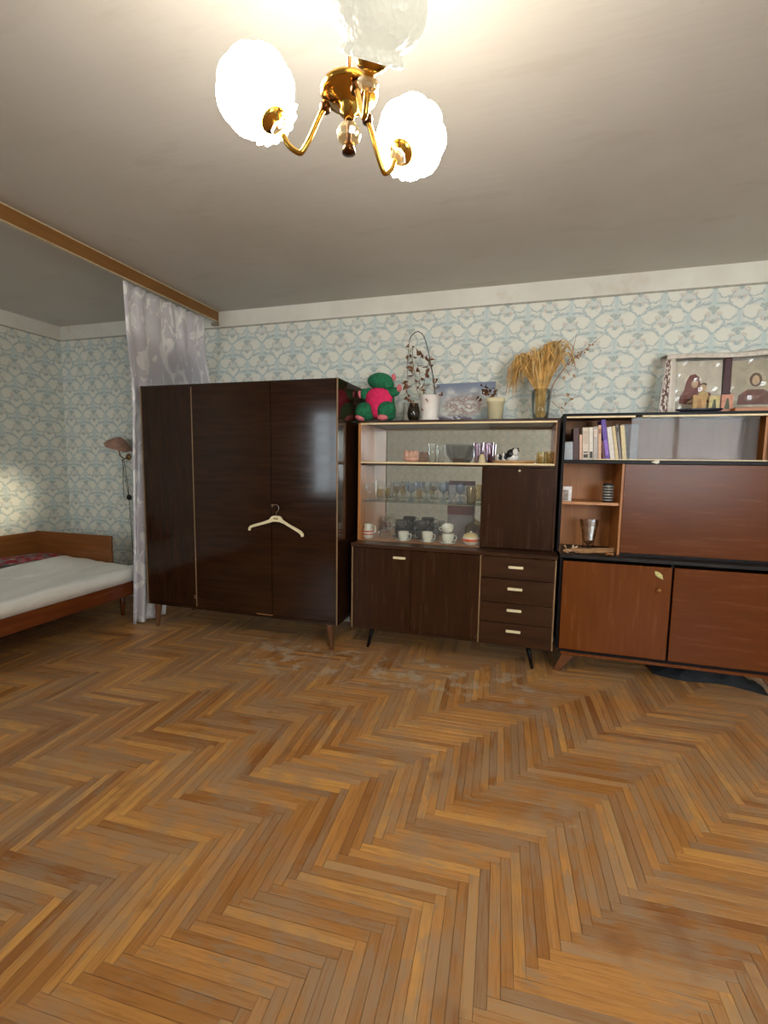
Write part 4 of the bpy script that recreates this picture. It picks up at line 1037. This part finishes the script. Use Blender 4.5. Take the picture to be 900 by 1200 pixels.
panda(585, 531.5, 6, Z3+.0065, 'small panda figurine at the left end of the tray', 1, -.25)
tumbler(634.5, 529, 9, -.26, Z3, G_AMBER, 'amber shot glass nearer the oval tray', 'glass', 'shot_glass', 14)
tumbler(645, 529, 9, -.24, Z3, G_AMBER, 'amber shot glass at the right end of the upper shelf', 'glass', 'shot_glass', 14)

# ------------------------------------------------------------------ display: glass shelf (z 1.034)
Z2 = 1.0345
def goblet(px, pyt, wpx, Y, mat, label):
    c, h, s1 = spot(px, pyt, Y, Z2); r = wpx/2*s1
    return single('goblet', lathe(new(), [(0, 0.001), (r*.72, 0.001), (r*.66, 0.005), (r*.14, 0.012), (r*.12, h*.42), (r*.35, h*.47), (r*.85, h*.60), (r, h*.80), (r*.94, h)], c, 20), mat, label, 'glass', c, 'glasses on the glass shelf', True)
def small(px, pyt, wpx, Y, mat, label):
    c, h, s1 = spot(px, pyt, Y, Z2); r = wpx/2*s1
    return single('small_glass', lathe(new(), [(0, 0.001), (r*.75, 0.001), (r*.7, 0.006), (r*.25, h*.16), (r*.25, h*.25), (r*.8, h*.4), (r, h)], c, 16), mat, label, 'glass', c, 'glasses on the glass shelf', True)
goblet(434, 566, 11, -.28, G_CLEAR, 'clear goblet at the left end of the glass shelf')
o = tumbler(446, 564, 13, -.17, Z2, G_CLEAR, 'wide clear tumbler behind the amber glasses on the glass shelf'); o['group'] = 'glasses on the glass shelf'
small(445, 573, 8, -.28, G_AMBER, 'small amber glass beside the leftmost clear goblet')
small(454, 572, 8, -.27, G_AMBER, 'small amber glass in front of the leftmost grey goblet')
goblet(465, 565.5, 11, -.18, G_GREY, 'smoky grey goblet left of the first blue goblet')
small(473, 575, 8, -.29, G_CLEAR, 'small clear glass between grey and blue goblets')
goblet(482, 566, 13, -.20, G_BLUE, 'blue goblet nearest the left of the glass shelf')
small(491.5, 573, 8, -.28, G_AMBER, 'small amber glass in front of the middle grey goblet')
goblet(500, 566, 13, -.19, G_GREY, 'smoky grey goblet in the middle of the glass shelf')
small(509, 577, 10, -.29, G_CLEAR, 'small clear glass left of the middle blue goblet')
goblet(520, 566, 12, -.18, G_BLUE, 'middle blue goblet on the glass shelf')
small(530, 577, 9, -.29, G_CLEAR, 'small clear glass between the two right blue goblets')
goblet(539.5, 566, 12, -.22, G_BLUE, 'rightmost blue goblet beside the amber beaker')
o = tumbler(553, 570.5, 13, -.25, Z2, G_AMBER, 'tall amber beaker at the right end of the glass shelf', 'glass', 'beaker'); o['group'] = 'glasses on the glass shelf'

# ------------------------------------------------------------------ display: lower shelf (z 0.7546)
Z1 = 0.7547
M_CHINA = plain('cream_china', (226, 220, 200), 0.22, var=.04); M_ORANGE = plain('orange_glaze', (210, 96, 54), 0.25, var=.1)
def handle(bm, c, r, z0, z1, out, rad, dirx=1):
    tube(bm, [c+Vector((dirx*r, 0, z1)), c+Vector((dirx*(r+out*.8), 0, z1+.003)), c+Vector((dirx*(r+out), 0, (z0+z1)/2)), c+Vector((dirx*(r+out*.6), 0, z0)), c+Vector((dirx*r*.92, 0, z0-.004))], rad, 6)
c, h, s1 = spot(431.5, 614, -.30, Z1)
jg = thing('cream_jug', 'small cream jug with red bands in the left corner of the display', 'jug', c)
obj('body', lathe(new(), [(0, 0.001), (4.8*s1, 0.001), (6.2*s1, h*.2), (6.4*s1, h*.4), (5.2*s1, h*.65), (4.6*s1, h*.8), (5.2*s1, h), (4.8*s1, h), (4.2*s1, h*.8), (0, h*.7)], c, 24), M_CHINA, jg, True)
for z in (.33, .52): obj('band', lathe(new(), [(6.30*s1 if z < .4 else 6.1*s1, h*(z-.04)), (6.62*s1 if z < .4 else 6.35*s1, h*z), (6.55*s1 if z < .4 else 5.8*s1, h*(z+.05))], c, 24), plain('red_glaze', (190, 66, 50), .25), jg, True)
bm = new(); handle(bm, c, 5.2*s1, h*.42, h*.85, 4*s1, .004); obj('handle', bm, M_CHINA, jg, True)
c, h, s1 = spot(450.5, 605, -.17, Z1)
dcn = thing('glass_decanter', 'clear glass decanter beside the cream jug in the display', 'decanter', c)
obj('body', lathe(new(), [(0, 0.002), (7*s1, 0.002), (7.6*s1, h*.3), (6.8*s1, h*.55), (3*s1, h*.72), (2.4*s1, h*.86), (3*s1, h*.9)], c, 20), G_CLEAR, dcn, True)
obj('stopper', lathe(new(), [(2.2*s1, h*.9), (3.2*s1, h*.93), (3*s1, h*.98), (0, h)], c, 14), G_CLEAR, dcn, True)
def saucer(c, r, mat, label, group):
    return single('saucer', lathe(new(), [(0, 0), (r*.55, 0), (r*.95, .011), (r, .014), (r*.96, .015), (r*.55, .004), (0, .004)], c, 28), mat, label, 'saucer', c, group, True)
def cup(c, r, h, mat, label, group, dirx=1, tilt=0.0):
    t = thing('cup', label, 'cup', c, group)
    obj('bowl', lathe(new(), [(0, 0.001), (r*.58, 0.001), (r*.62, .005), (r*.92, h*.4), (r, h*.95), (r*.98, h), (r*.92, h*.96), (r*.84, h*.4), (r*.4, .010), (0, .010)], c, 24), mat, t, True)
    bm = new(); handle(bm, c, r*.95, h*.3, h*.75, r*.45, .0032, dirx); obj('handle', bm, mat, t, True)
    if tilt: t.rotation_euler = (tilt, 0, 0)
    return t
for px, lab in ((471, 'left'), (494, 'right')):
    c, h, s1 = spot(px, 612, -.17, Z1)
    saucer(c, 12*s1, G_DARK, 'dark smoked saucer under the %s stack of dark cups' % lab, 'dark saucers')
    c1 = c+Vector((0, 0, .0052)); cup(c1, 8.6*s1, .062, G_DARK, 'lower dark smoked cup of the %s stack' % lab, 'dark smoked cups', 1)
    sc2 = c1+Vector((0, 0, .0635)); saucer(sc2, 10*s1, G_DARK, 'dark smoked saucer between the cups of the %s stack' % lab, 'dark saucers')
    cup(sc2+Vector((0, 0, .0052)), 8.4*s1, .058, G_DARK, 'upper dark smoked cup of the %s stack' % lab, 'dark smoked cups', 1)
for px, pyt, lab in ((473, 623, 'in front of the left dark stack'), (501, 623.5, 'in front of the right dark stack')):
    c, h, s1 = spot(px, pyt, -.305, Z1)
    saucer(c, 9.6*s1, M_CHINA, 'cream saucer %s' % lab, 'cream saucers'); cup(c+Vector((0, 0, .0052)), 6.6*s1, h-.004, M_CHINA, 'cream cup %s' % lab, 'cream cups')
c, h, s1 = spot(525, 624, -.31, Z1)
saucer(c, 10.5*s1, M_CHINA, 'cream saucer under the two stacked cream cups', 'cream saucers')
cup(c+Vector((0, 0, .0052)), 7.3*s1, .068, M_CHINA, 'lower of two stacked cream cups beside the sugar bowl', 'cream cups', 1)
cup(c+Vector((-0.002, 0.006, .0775)), 7.2*s1, .050, M_CHINA, 'tilted upper of two stacked cream cups', 'cream cups', -1, 0.45)
c, h, s1 = spot(552, 622, -.30, Z1)
sb = thing('sugar_bowl', 'cream lidded sugar bowl with orange band before the amber pot', 'sugar bowl', c)
obj('bowl', lathe(new(), [(0, 0.001), (6.5*s1, 0.001), (9.6*s1, h*.28), (10.2*s1, h*.42), (9.0*s1, h*.58), (0, h*.58)], c, 28), M_CHINA, sb, True)
obj('band', lathe(new(), [(9.75*s1, h*.28), (10.6*s1, h*.40), (10.2*s1, h*.48)], c, 28), M_ORANGE, sb, True)
ld = obj('lid', lathe(new(), [(8.9*s1, h*.585), (8.0*s1, h*.72), (5*s1, h*.82), (1.6*s1, h*.88), (0, h*.88)], c, 28), plain('yellow_china', (230, 204, 140), .25), sb, True)
bm = new(); blob(bm, c+Vector((0, 0, h*.92)), (1.8*s1, 1.8*s1, h*.08), None, 1); obj('knob', bm, M_CHINA, ld, True)
c, h, s1 = spot(553, 612, -.16, Z1)
gp = thing('glass_pot', 'amber glass lidded pot behind the sugar bowl', 'pot', c)
obj('pot_body', lathe(new(), [(0, 0.002), (7*s1, 0.002), (8.4*s1, h*.4), (7.6*s1, h*.78)], c, 22), G_AMBER, gp, True)
obj('lid', lathe(new(), [(7.7*s1, h*.785), (5*s1, h*.9), (1.2*s1, h*.93), (1.6*s1, h), (0, h)], c, 22), G_AMBER, gp, True)
tumbler(511.5, 614, 8, -.16, Z1, G_GREY, 'grey glass tumbler behind the stacked cream cups')
# gift bag at the back
c, h, s1 = spot(541, 564, -.085, Z1)
gb = thing('gift_bag', 'dark red and grey paper gift bag with white handles at the display back', 'bag', c)
w_ = 15*s1
obj('bag_body', box(new(), (c.x-w_, c.y-.022, Z1), (c.x+w_, c.y+.018, Z1+h*.62), .003), plain('grey_card', (122, 112, 108), .5, var=.2, scale=14), gb)
obj('red_band', box(new(), (c.x-w_*1.02, c.y-.0235, Z1+h*.43), (c.x+w_*1.02, c.y-.0222, Z1+h*.60)), plain('dark_red_card', (104, 44, 38), .5), gb)
bm = new()
for k in range(9): blob(bm, (c.x-w_+w_*2*(k+.5)/9, c.y-.024, Z1+h*.60), (w_/8, .003, .010), None, 1)
obj('scallop_edge', bm, plain('cream_lace', (214, 190, 160), .7), gb)
bm = new(); tube(bm, [(c.x-w_*.62, c.y-.027, Z1+h*.60), (c.x-w_*.5, c.y-.027, Z1+h*.70), (c.x-w_*.3, c.y-.027, Z1+h*.76), (c.x+w_*.3, c.y-.027, Z1+h*.76), (c.x+w_*.5, c.y-.027, Z1+h*.70), (c.x+w_*.62, c.y-.027, Z1+h*.60)], .005, 8)
obj('handle', bm, plain('white_cord', (226, 214, 200), .6), gb, True)
obj('back_flap', box(new(), (c.x-w_, c.y+.008, Z1+h*.62), (c.x+w_, c.y+.012, Z1+h*.93), .002), plain('pale_grey_card', (176, 172, 170), .5, var=.1, scale=20), gb)
obj('top_strip', box(new(), (c.x-w_, c.y+.007, Z1+h*.93), (c.x+w_, c.y+.013, Z1+h), .001), plain('dark_purple_card', (92, 58, 60), .5, var=.25, scale=20), gb)

# ------------------------------------------------------------------ books on the glazed shelf
ZB = 1.3408
M_PAGE = plain('page_block', (226, 214, 186), .8)
def book(x0, x1, x0t, pyt, rgb, label, depth=.14, Y=-.325, marks=None):
    a, b_ = at(x0, 538, Y), at(x1, 538, Y); tp = at(x0t, pyt, Y)
    wd = b_.x-a.x-.0012; h = tp.z-ZB; lean = math.atan2(tp.x-a.x, h)
    c = Vector((a.x if lean >= 0 else b_.x-.0006, Y, ZB)); x_off = 0 if lean >= 0 else -wd
    t = thing('book', label, 'book', c, 'books on the glazed shelf'); hh = h/math.cos(lean)-abs(math.sin(lean))*wd
    nm = 'cover_%d_%d_%d' % rgb; bm = new(); cx = c.x+x_off
    box(bm, (cx, Y, ZB), (cx+wd, Y+.003, ZB+hh), .0008)
    box(bm, (cx, Y+.0031, ZB), (cx+.0018, Y+depth, ZB+hh)); box(bm, (cx+wd-.0018, Y+.0031, ZB), (cx+wd, Y+depth, ZB+hh))
    cv = obj('cover', bm, plain(nm, rgb, .45, var=.08), t)
    obj('pages', box(new(), (cx+.0019, Y+.0032, ZB+.002), (cx+wd-.0019, Y+depth-.004, ZB+hh-.003)), M_PAGE, t)
    for (z0, z1, mc) in (marks or []):
        obj('spine_mark', box(new(), (cx+wd*.15, Y-.0008, ZB+hh*z0), (cx+wd*.85, Y-.0001, ZB+hh*z1)), plain('mark_%d_%d_%d' % mc, mc, .5), cv)
    t.rotation_euler = (0, lean, 0)
    return t
book(660.5, 671.5, 660.5, 517, (168, 172, 176), 'short pale grey booklet at the left end of the shelf', .12)
book(672, 678.6, 672, 501, (78, 48, 44), 'dark brown book beside the short grey booklet', .15)
book(679, 682.3, 679, 509, (222, 178, 150), 'thin peach book next to the dark brown one')
book(682.6, 690, 682.6, 500.5, (222, 204, 184), 'thick cream book with dark bars near its foot', .15, -.325, [(.07, .18, (60, 52, 46)), (.22, .26, (60, 52, 46)), (.5, .9, (204, 184, 164))])
book(690.3, 695, 690.3, 500.5, (230, 220, 204), 'off-white book with black stripes low on its spine', .15, -.325, [(.06, .26, (54, 48, 44))])
book(695.3, 700.8, 695.3, 499.5, (186, 176, 168), 'grey book with pale title block left of a peach one', .15, -.325, [(.7, .92, (222, 200, 184))])
book(701.1, 704.8, 701.1, 498, (222, 176, 142), 'peach book with brown title upright beside the purple one', .15, -.325, [(.76, .9, (150, 96, 80))])
book(706.4, 709.2, 704.3, 516, (104, 40, 44), 'short thin dark red book leaning against the purple one', .15)
book(709.6, 715, 704.2, 490.5, (98, 62, 160), 'tall glossy purple book leaning left', .16, -.325, [(.12, .5, (150, 110, 200))])
book(715.4, 721.2, 710.8, 499, (226, 216, 206), 'white book leaning left on the purple book', .15)
book(721.5, 725.6, 716.8, 498.5, (214, 190, 140), 'thin beige book leaning next to the white one', .15)
book(725.9, 729.3, 721.5, 497, (128, 118, 114), 'thin dark grey book leaning between two beige ones', .15, -.325, [(.8, .92, (50, 44, 44))])
book(729.6, 734.8, 726.6, 497.5, (222, 200, 150), 'cream-yellow book leaning at the right of the row', .15)
bm = new(); a, b_ = at(736, 538, -.20), at(746, 538, -.20)
t_ = thing('binder', 'wide grey binder behind the rightmost books at the glass pane', 'binder', (a.x, -.20, ZB), 'books on the glazed shelf')
hb = at(740, 497, -.20).z-ZB
obj('cover', box(new(), (a.x-.05, -.20, ZB), (b_.x, -.196, ZB+hb), .001), plain('grey_binder', (172, 172, 178), .4), t_)
obj('pages', box(new(), (a.x-.048, -.1958, ZB+.002), (b_.x-.003, -.18, ZB+hb-.004)), M_PAGE, t_)

# ------------------------------------------------------------------ niche
c, h, s1 = spot(664.5, 570, -.31, 1.0783)
t_ = thing('photo_card', 'small white framed card standing on the niche shelf', 'card', c)
obj('frame', box(new(), (c.x-5.5*s1, c.y, c.z), (c.x+5.5*s1, c.y+.012, c.z+h), .001), plain('white_card', (226, 222, 222), .5), t_)
obj('picture', box(new(), (c.x-4*s1, c.y-.0012, c.z+.004), (c.x+2*s1, c.y-.0002, c.z+h*.75)), plain('grey_print', (150, 140, 128), .6, var=.3), t_)
c, h, s1 = spot(713, 566.5, -.28, 1.0783)
t_ = thing('coin_jar', 'dark jar with horizontal grey stripes on the niche shelf', 'jar', c)
obj('body', lathe(new(), [(0, 0.001), (5.6*s1, 0.001), (5.8*s1, h*.9), (5.4*s1, h), (0, h)], c, 22), plain('dark_jar', (44, 42, 40), .3), t_, True)
for k in range(6): obj('stripe', lathe(new(), [(5.7*s1, h*(.08+k*.145)), (6.1*s1, h*(.11+k*.145)), (5.9*s1, h*(.15+k*.145))], c, 22), plain('grey_stripe', (150, 148, 142), .35), t_, True)
c, h, s1 = spot(691, 609, -.22, .7585)
single('crystal_vase', lathe(new(), [(0, .002), (6*s1, .002), (6.4*s1, h*.3), (8.5*s1, h*.75), (10.5*s1, h), (10*s1, h), (6*s1, h*.3), (0, .02)], c, 16, None, lambda a, i: 1+.04*math.cos(8*a)), thin_glass('crystal_vase_glass', (.92, .91, .89), .14), 'cut crystal vase standing empty in the open niche', 'vase', c)
bm = new(); random.seed(21)
A0 = Vector((.30, -.395, .768)); 
for k in range(26):
    y0 = random.uniform(-.40, -.33); x0 = random.uniform(.25, .36); L = random.uniform(.12, .27); an = random.uniform(-.25, .35)
    p0_ = Vector((x0, y0, .7605+random.uniform(0, .012))); p1_ = p0_+Vector((L*math.cos(an), L*math.sin(an)*.35, random.uniform(.0, .030)))
    p1_.x = min(p1_.x, .555); p1_.y = max(min(p1_.y, -.25), -.42)
    tube(bm, [p0_, lerp(p0_, p1_, .5)+Vector((0, 0, .006)), p1_], [.0035, .003, .0015], 5)
sw = thing('straw_bundle', 'flat bundle of dry straw lying in front of the crystal vase', 'dried flowers', (.38, -.36, .7585))
obj('straws', bm, plain('dull_straw', (176, 132, 88), .8, var=.25), sw, kind='stuff')
bm = new()
for k in range(16): leaf(bm, Vector((random.uniform(.27, .33), random.uniform(-.40, -.34), random.uniform(.765, .785))), .03, .014, rndrot())
for v in bm.verts: v.co.z = max(v.co.z, .7595)
obj('husks', bm, plain('pale_husk', (206, 172, 140), .8), sw, kind='stuff')
bm = new()
for k in range(7): blob(bm, Vector((.52+random.uniform(-.018, .018), -.40+random.uniform(-.01, .01), .768+random.uniform(-.002, .006))), (.010, .008, .006), None, 1)
obj('seed_head', bm, plain('orange_seed_head', (186, 120, 66), .7), sw, True)
random.seed(11)

# ------------------------------------------------------------------ icons and towel on the bookcase
def foil():
    return thin_glass('clear_foil_wrap', (.96, .96, .96), .06, .05, (.8, .79, .79))
M_FOIL = foil()
def icon(px0, px1, pyt, Y, ground, robe, label, child=True, lean=.07):
    a, b_ = at(px0, 470, Y), at(px1, 470, Y); tp = at((px0+px1)/2, pyt, Y); W, Hh = b_.x-a.x, tp.z-ZTR
    c = Vector(((a.x+b_.x)/2, Y, ZTR+.001)); t = thing('icon_picture', label, 'picture', c, 'wrapped pictures on the bookcase')
    obj('board', box(new(), (a.x, Y, ZTR+.001), (b_.x, Y+.018, ZTR+Hh), .002), plain('icon_ground_%d' % ground[0], ground, .45, var=.12, scale=14), t)
    def disc(x, z, rx, rz, y, n=22): return [(c.x+x*W+rx*W*math.cos(2*PI*k/n), Y-y, ZTR+Hh*(z)+rz*W*math.sin(2*PI*k/n)) for k in range(n)]
    def pl_(name, pts, mat):
        bm = new(); poly_prism(bm, pts, (0, .0006, 0)); obj(name, bm, mat, t)
    def P(l, y): return [(c.x+x*W, Y-y, ZTR+Hh*z) for x, z in l]
    skin = plain('icon_skin', (206, 170, 128), .5); mr = plain('icon_robe_%d' % robe[0], robe, .5, var=.2, scale=30); hal = plain('icon_halo_%d' % ground[0], tuple(min(255, int(q*1.08)) for q in ground), .4)
    if child:
        pl_('halo', disc(-.09, .62, .19, .19, .0008), hal)
        pl_('robe', P([(-.38, .22), (-.36, .36), (-.28, .46), (-.24, .62), (-.17, .74), (-.06, .76), (.03, .70), (.05, .60), (.10, .46), (.28, .40), (.32, .24), (.10, .21), (-.15, .20)], .0016), mr)
        pl_('face', disc(-.06, .58, .070, .095, .0024), skin); pl_('child_face', disc(.12, .50, .075, .08, .0024), skin)
        pl_('hair', disc(.13, .56, .07, .045, .0022), plain('icon_hair', (96, 66, 40), .6)); pl_('child_body', P([(.02, .42), (.10, .44), (.22, .42), (.26, .28), (.08, .26)], .0022), plain('icon_tunic', (200, 170, 110), .5)); pl_('hand', P([(-.22, .22), (-.10, .30), (.02, .36), (.04, .31), (-.08, .24)], .0026), skin)
    else:
        pl_('halo', disc(0, .66, .20, .20, .0008), hal)
        pl_('robe', P([(-.36, .18), (-.34, .36), (-.16, .46), (.16, .46), (.34, .38), (.36, .18)], .0016), mr)
        pl_('hair', disc(0, .64, .125, .165, .0018), plain('icon_hair', (96, 66, 40), .6)); pl_('face', disc(0, .63, .075, .115, .0026), skin)
    # crinkled clear wrap
    bm = new(); n = 12; gr = []; random.seed(int(px0))
    for i in range(n+1):
        gr.append([bm.verts.new((a.x-.006+(W+.012)*i/n, Y-.008-random.uniform(0, .008), ZTR+.003+(Hh+.002)*j/n)) for j in range(n+1)])
    for i in range(n):
        for j in range(n): bm.faces.new((gr[i][j], gr[i+1][j], gr[i+1][j+1], gr[i][j+1]))
    obj('foil_wrap', bm, M_FOIL, t)
    t.rotation_euler = (-lean, 0, 0)
icon(789, 845, 422, -.15, (206, 194, 172), (118, 38, 20), 'foil-wrapped picture of a veiled figure holding a child')
icon(856, 914, 421, -.15, (184, 170, 142), (112, 52, 30), 'foil-wrapped picture of a single robed figure with long hair', False)
a, b_ = at(846, 470, -.13), at(854.5, 470, -.13); tp = at(850, 419, -.13)
single('dark_red_book', box(new(), (a.x, -.13, ZTR), (b_.x, -.06, tp.z), .002), plain('dark_red_cloth', (72, 22, 26), .5), 'dark red book upright between the two wrapped pictures', 'book', ((a.x+b_.x)/2, -.1, ZTR))
for px0, px1, pyt, colr, fig, lab in ((812, 828, 463, (192, 150, 88), (170, 120, 60), 'small plain ochre icon, leftmost of the three little ones'), (831, 843.5, 464, (206, 184, 120), (84, 90, 60), 'small yellow icon with green figure in the middle of three'), (845.5, 859.5, 462.5, (206, 140, 110), (190, 90, 70), 'small pinkish icon, rightmost of the three little ones')):
    Y = -.26; a, b_ = at(px0, 470, Y), at(px1, 470, Y); tp = at(px0, pyt, Y); c = Vector(((a.x+b_.x)/2, Y, ZTR)); h = tp.z-ZTR; w_ = (b_.x-a.x)/2
    t_ = thing('small_icon', lab, 'picture', c, 'little icons on the bookcase')
    obj('board', box(new(), (a.x, Y, ZTR), (b_.x, Y+.014, tp.z), .001), plain('icon_board_%d' % colr[1], colr, .5, var=.15, scale=40), t_)
    bm = new(); poly_prism(bm, [(c.x-w_*.45, Y-.001, ZTR+h*.2), (c.x+w_*.45, Y-.001, ZTR+h*.2), (c.x+w_*.3, Y-.001, ZTR+h*.55), (c.x+w_*.15, Y-.001, ZTR+h*.8), (c.x-w_*.15, Y-.001, ZTR+h*.8), (c.x-w_*.3, Y-.001, ZTR+h*.55)], (0, .0008, 0)); obj('figure', bm, plain('icon_fig_%d' % fig[1], fig, .5), t_)
c = at(820, 473, -.315); c.z = ZTR
single('dark_dish', lathe(new(), [(0, 0), (.08, 0), (.118, .012), (.122, .020), (.115, .020), (.08, .005), (0, .005)], c, 32, Matrix.Diagonal((1, .33, 1))), plain('dark_blue_dish', (44, 46, 58), .2), 'long dark shallow dish in front of the little icons', 'dish', c, smooth=True)
c = at(884, 472, -.27); c.z = ZTR
single('wooden_board', box(new(), (c.x-.11, -.32, ZTR), (c.x+.16, -.19, ZTR+.024), .003), wood('orange_board', (176, 100, 50), (196, 122, 66), .35, 'x'), 'flat orange-brown wooden board below the robed figure picture', 'board', (c.x, -.25, ZTR))
# embroidered towel
def towel():
    m, nt, b = base_mat('embroidered_linen', lin(226, 216, 204), .85); uv = coord(nt, 'UV'); sp = nt.nodes.new('ShaderNodeSeparateXYZ'); nt.links.new(uv, sp.inputs[0])
    u, v_ = X(nt, sp.outputs[0]), X(nt, sp.outputs[1])
    ck = noise(nt, mapping(nt, uv, (7, 13, 1)), 1.0, 3, .6).step(.47, .51)
    band = u.step(.04, .08)*u.step(.60, .5)*v_.step(.99, .96)
    c = mixc(nt, band*ck*.9, lin(226, 216, 204), lin(92, 30, 40)); nt.links.new(c, b.inputs['Base Color']); return m
M_TOWEL = towel()
tw = thing('embroidered_towel', 'white linen towel with dark red embroidery draped around the wrapped pictures', 'towel', (at(780, 470, -.12).x, -.12, ZTR))
pA = [at(776.5, 424, -.16), at(789.5, 421, -.16)]; 
xa, xb = at(771.5, 478, -.2).x, at(791, 478, -.2).x; xa2, xb2 = at(781, 420, -.15).x, at(791, 419, -.15).x; zt_ = at(783, 420, -.15).z
bm = new(); ul = bm.loops.layers.uv.new('UVMap'); gr = []; n = 14
for i in range(n+1):
    row = []
    for j in range(n+1):
        u = i/n; v_ = j/n
        row.append((bm.verts.new((lerp(lerp(xa, xb, u), lerp(xa2, xb2, u), v_), lerp(-.20, -.158, v_)+.008*math.sin(u*11), lerp(ZTR+.002, zt_, v_))), (u, v_)))
    gr.append(row)
for i in range(n):
    for j in range(n):
        q = [gr[i][j], gr[i+1][j], gr[i+1][j+1], gr[i][j+1]]; f_ = bm.faces.new([k[0] for k in q])
        for lp, k in zip(f_.loops, q): lp[ul].uv = k[1]
obj('hanging_end', bm, M_TOWEL, tw, True)
bm = new(); n = 30; gr = []
x0, x1 = xa2, at(930, 412, -.13).x
for i in range(n+1):
    u = i/n; x = lerp(x0, x1, u); zc = zt_+.006+.004*math.sin(u*9)
    gr.append([bm.verts.new((x, y, z)) for y, z in ((-.170, zc-.016), (-.172, zc), (-.165, zc+.012), (-.10, zc+.020), (-.012, zc+.030+.02*u), (-.010, zc-.03))])
for i in range(n):
    for j in range(5): bm.faces.new((gr[i][j], gr[i+1][j], gr[i+1][j+1], gr[i][j+1]))
obj('top_fold', bm, plain('plain_linen', (218, 206, 192), .85), tw, True)
